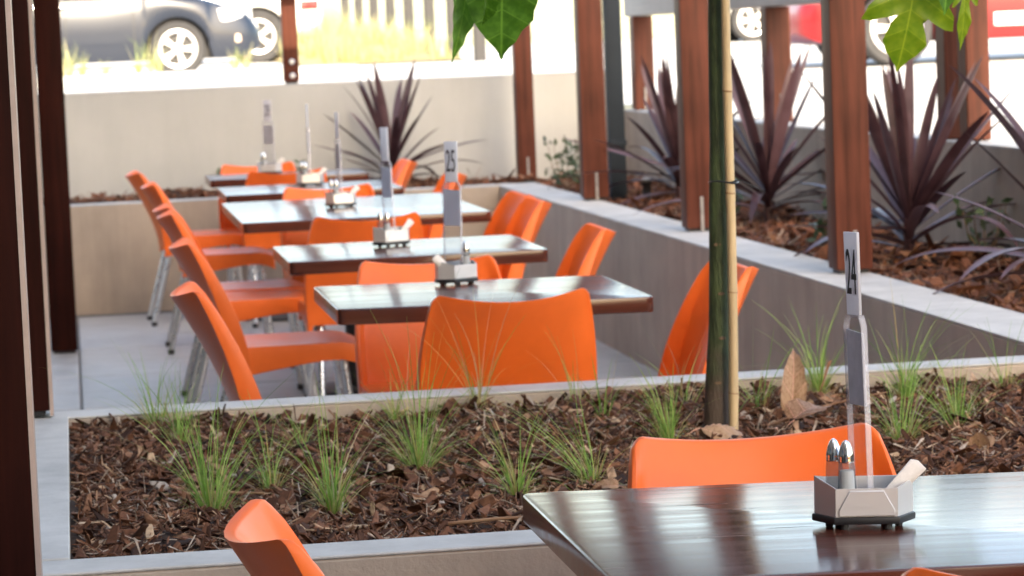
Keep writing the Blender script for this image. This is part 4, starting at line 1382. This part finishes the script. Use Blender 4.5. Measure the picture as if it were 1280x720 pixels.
def car(name, label, paint, loc, heading, L, W, H, ax_f, ax_r, r, rim_r, top, roof, style='cap', moulding=None, suv=False):
    """car space: nose at +X, Z up, X measured from the middle; top = hood/belt line profile, roof = greenhouse profile"""
    root = thing(name, label, 'car', loc, (0, 0, heading), 'cars parked beyond the wall')
    hw = W / 2
    arch = r * 1.14
    xs = sorted(set([round(v, 4) for v in np.linspace(-L / 2, L / 2, 90)] + [round(ax + arch * math.cos(t), 4) for ax in (ax_f, ax_r) for t in np.linspace(0.02, math.pi - 0.02, 22)]))
    bm = bmesh.new()
    loops = []
    for x in xs:
        e = abs(x) / (L / 2)
        pw = hw * (1 - 0.16 * max(0, (e - 0.55) / 0.45) ** 2.2 - 0.12 * max(0, (e - 0.93) / 0.07) ** 2)
        zb = 0.20 + 0.10 * max(0, (e - 0.86) / 0.14) ** 2
        for ax in (ax_f, ax_r):
            d = abs(x - ax)
            if d < arch:
                zb = max(zb, r * 1.0 + math.sqrt(arch * arch - d * d))
        zt = interp(top, x) - 0.10 * max(0, (e - 0.94) / 0.06) ** 2
        zb = min(zb, zt - 0.06)
        half = []
        for t, k in ((0, 0.965), (0.18, 0.992), (0.45, 1.0), (0.62, 0.992), (0.82, 0.965), (0.93, 0.93), (0.985, 0.85), (1.0, 0.70), (1.012, 0.4), (1.015, 0.0)):
            half.append((pw * k, zb + (zt - zb) * t))
        loop = [(x, y, z) for y, z in half] + [(x, -y, z) for y, z in half[-2::-1]]
        loops.append([bm.verts.new(p) for p in loop])
    for a, b in zip(loops, loops[1:]):
        for k in range(len(a) - 1):
            bm.faces.new((a[k], a[k + 1], b[k + 1], b[k]))
        bm.faces.new((a[-1], a[0], b[0], b[-1]))
    bm.faces.new(loops[0]); bm.faces.new(loops[-1][::-1])
    finish(bm)
    body = link('body', to_mesh(bm, 'body', paint), root)
    # glasshouse
    gx0, gx1 = roof[0][0], roof[-1][0]
    def house(x):
        zt = interp(top, x) - 0.02; zr = interp(roof, x)
        return zt, max(zr, zt + 0.005)
    bm = bmesh.new(); loops = []
    for x in np.linspace(gx0, gx1, 40):
        zt, zr = house(x)
        k = (zr - zt) / (H - zt + 1e-6)
        pts = [(hw * 0.88, zt), (hw * (0.88 - 0.15 * k), zr - 0.05 * k), (hw * (0.80 - 0.16 * k), zr - 0.012 * k), (hw * 0.3, zr)]
        loop = [(x, y, z) for y, z in pts] + [(x, -y, z) for y, z in pts[::-1]]
        loops.append([bm.verts.new(p) for p in loop])
    for a, b in zip(loops, loops[1:]):
        for k in range(len(a) - 1):
            bm.faces.new((a[k], a[k + 1], b[k + 1], b[k]))
    finish(bm)
    link('windows', to_mesh(bm, 'windows', 'dark_glass'), root)
    bm = bmesh.new(); loops = []
    rx = [p[0] for p in roof[1:-1]]
    for x in np.linspace(rx[0], rx[-1], 16):
        zt, zr = house(x)
        pts = [(hw * 0.745, zr - 0.055), (hw * 0.66, zr - 0.004), (hw * 0.3, zr + 0.012)]
        loop = [(x, y, z) for y, z in pts] + [(x, -y, z) for y, z in pts[::-1]]
        loops.append([bm.verts.new(p) for p in loop])
    for a, b in zip(loops, loops[1:]):
        for k in range(len(a) - 1):
            bm.faces.new((a[k], a[k + 1], b[k + 1], b[k]))
    finish(bm)
    link('roof', to_mesh(bm, 'roof', paint), root)
    for sg in (-1, 1):
        for xp in ((ax_f + ax_r) / 2 + 0.05,):
            zt, zr = house(xp)
            bm = bmesh.new(); tube(bm, [(xp, sg * hw * 0.895, zt), (xp - 0.05, sg * hw * 0.75, zr - 0.03)], 0.035, 6); finish(bm)
            link('door_pillar', to_mesh(bm, 'door_pillar', paint), root)
        # wheels and dark arches
        for ax in (ax_f, ax_r):
            wheel(root, ax, sg * (hw - 0.125), r, sg, rim_r, style)
        # door seams, handle, mirror
        bm = bmesh.new()
        for xd in (ax_f - arch - 0.12, (ax_f + ax_r) / 2 + 0.02):
            zt = interp(top, xd)
            box(bm, xd - 0.005, xd + 0.005, sg * hw * 0.9975 - 0.006, sg * hw * 0.9975 + 0.006, 0.32, 0.36 + (zt - 0.36) * 0.60)
        finish(bm)
        link('door_seam', to_mesh(bm, 'door_seam', 'car_trim'), body)
        zh = interp(top, ax_f - arch - 1.0) * 0.86
        link('door_handle', box_mesh('door_handle', (ax_f - arch - 1.02, ax_f - arch - 0.86, sg * hw * 0.985 - 0.012, sg * hw * 0.985 + 0.018, zh - 0.014, zh + 0.014), paint, 0.006, 2), body)
        xm = ax_f - arch - 0.05
        zm = interp(top, xm) + 0.06
        link('mirror', box_mesh('mirror', (xm - 0.07, xm + 0.07, sg * hw * 0.95 - 0.02, sg * hw * 0.95 + 0.15 * sg + 0.02, zm - 0.06, zm + 0.08), paint, 0.03, 3), root)
        # lamps
        bm = bmesh.new()
        zl = interp(top, L / 2 - 0.30) - 0.10
        prism(bm, [(L / 2 - 0.55, sg * hw * 0.86), (L / 2 - 0.16, sg * hw * 0.56), (L / 2 - 0.07, sg * hw * 0.60), (L / 2 - 0.20, sg * hw * 0.87), (L / 2 - 0.42, sg * hw * 0.955)][::sg], zl - 0.07, zl + 0.075)
        finish(bm, 0.02, 2)
        link('headlight', to_mesh(bm, 'headlight', 'lamp'), root)
        bm = bmesh.new()
        prism(bm, [(L / 2 - 0.33, sg * hw * 0.90), (L / 2 - 0.17, sg * hw * 0.82), (L / 2 - 0.14, sg * hw * 0.84), (L / 2 - 0.26, sg * hw * 0.935)][::sg], 0.36, 0.45)
        finish(bm, 0.015, 2)
        link('fog_light', to_mesh(bm, 'fog_light', 'lamp_amber'), root)
        bm = bmesh.new()
        zl = 0.72 if not suv else 0.78
        prism(bm, [(-L / 2 + 0.10, sg * hw * 0.70), (-L / 2 + 0.04, sg * hw * 0.70), (-L / 2 + 0.06, sg * hw * 0.86), (-L / 2 + 0.30, sg * hw * 0.965), (-L / 2 + 0.32, sg * hw * 0.93)][::sg], zl - 0.06, zl + 0.07)
        finish(bm, 0.015, 2)
        link('tail_light', to_mesh(bm, 'tail_light', 'lamp_red'), root)
        if moulding:
            x0, x1, z0, z1 = moulding
            link('side_moulding', box_mesh('side_moulding', (x0, x1, sg * hw * 0.998 - 0.018, sg * hw * 0.998 + 0.018, z0, z1), 'lamp', 0.01, 2), body)
    # dark under-floor and wheel wells
    bm = bmesh.new()
    box(bm, -L / 2 + 0.35, L / 2 - 0.35, -hw + 0.24, hw - 0.24, 0.19, 0.52)
    for ax in (ax_f, ax_r):
        box(bm, ax - arch * 0.98, ax + arch * 0.98, -hw + 0.23, hw - 0.23, 0.24, r + arch * 0.99)
    finish(bm)
    link('underbody', to_mesh(bm, 'underbody', 'car_trim'), root)
    return root


HATCH_TOP = [(-2.0, 0.80), (-1.9, 0.92), (-0.9, 0.95), (0.35, 0.93), (0.75, 0.98), (1.35, 0.88), (1.75, 0.76), (2.0, 0.58)]
HATCH_ROOF = [(-1.92, 0.95), (-1.45, 1.36), (-0.4, 1.48), (0.15, 1.43), (0.95, 0.96)]
# front wheel sits 1.24 m ahead of the middle
car('parked_car', 'dark blue-grey hatchback parked beyond the back wall', 'car_blue', (1.247 - 1.24, 33.69 + 0.72, gz(33.69)), 0.0, 4.34, 1.69, 1.47, 1.24, -1.24, 0.31, 0.215, [(x * 1.085, z) for x, z in HATCH_TOP], HATCH_ROOF, style='spoke')
SUV_TOP = [(-2.3, 0.92), (-2.2, 1.02), (-0.9, 1.05), (0.5, 1.03), (0.9, 1.08), (1.6, 1.02), (2.05, 0.92), (2.3, 0.70)]
SUV_ROOF = [(-2.2, 1.05), (-1.95, 1.66), (-0.4, 1.76), (0.3, 1.68), (1.1, 1.08)]
car('parked_car', 'white four-wheel drive parked behind the dark hatchback', 'car_white', (2.697 - 1.38, 42.2 + 0.85, gz(42)), math.pi, 4.6, 1.82, 1.76, 1.40, -1.38, 0.37, 0.24, SUV_TOP, SUV_ROOF, style='spoke', suv=True)
car('parked_car', 'red car with silver wheels parked on the right', 'car_red', (6.871 + 1.28, 24.44 + 0.75, gz(24.4)), math.pi, 4.15, 1.72, 1.45, 1.28, -1.25, 0.315, 0.225, [(x * 1.04, z) for x, z in HATCH_TOP], HATCH_ROOF, style='spoke', moulding=(-0.72, 0.45, 0.30, 0.41))
car('parked_car', 'white car farther along the street behind the fence rail', 'car_white', (9.989 + 1.24, 43.2 + 0.72, gz(43.2)), math.pi, 3.95, 1.69, 1.47, 1.24, -1.22, 0.31, 0.225, HATCH_TOP, HATCH_ROOF, style='spoke')

# ------------------------------------------------------------------ the cafe building behind the camera, whose shade covers the terrace
bld = thing('cafe_building', 'tall rendered cafe building behind the camera', 'building', (-18.0, -8.0, -0.3))
EDGE = 3.32 + 18.0
link('wall', box_mesh('wall', (-22, EDGE, -6, 4.0, 0, 14.5), 'facade'), bld)
link('roof', box_mesh('roof', (-22, EDGE - 0.01, -6.2, 4.02, 14.503, 14.9), 'facade'), bld)
wm = box_mesh('window', (-1.2, 1.2, 0, 0.05, 0, 1.6), 'dark_glass')
sm = box_mesh('sill', (-1.3, 1.3, 0, 0.12, -0.1, 0.0), 'pale_top')
for fl in range(4):
    for k in range(10):
        x = -20 + 4 * k
        w = link('window', wm, bld, (x, 4.005, 1.2 + 3.4 * fl))
        link('sill', sm, w)
wing = thing('sky_block_wing', 'unseen dark wing added along the left to block sky light', 'building', (-2.2, 6.0, -0.3))  # added out of view to cut sky light from the left
link('wall', box_mesh('wall', (-8.0, 0.0, -9.95, 9.5, 0, 5.6), 'sky_block_skin'), wing)  # wall, roof and windows here are parts of the added sky-blocking wing
link('roof', box_mesh('roof', (-8.0, 0.35, -9.9, 9.7, 5.603, 5.8), 'facade'), wing)
for k in range(5):
    w = link('window', box_mesh('window', (0.003, 0.05, -1.3, 1.3, 0, 2.1), 'dark_glass'), wing, (0, -7.0 + 3.5 * k, 0.35))
    link('frame', box_mesh('frame', (0.051, 0.09, -0.04, 0.04, 0, 2.1), 'post_shaded'), w)
print('objects', len(bpy.data.objects))
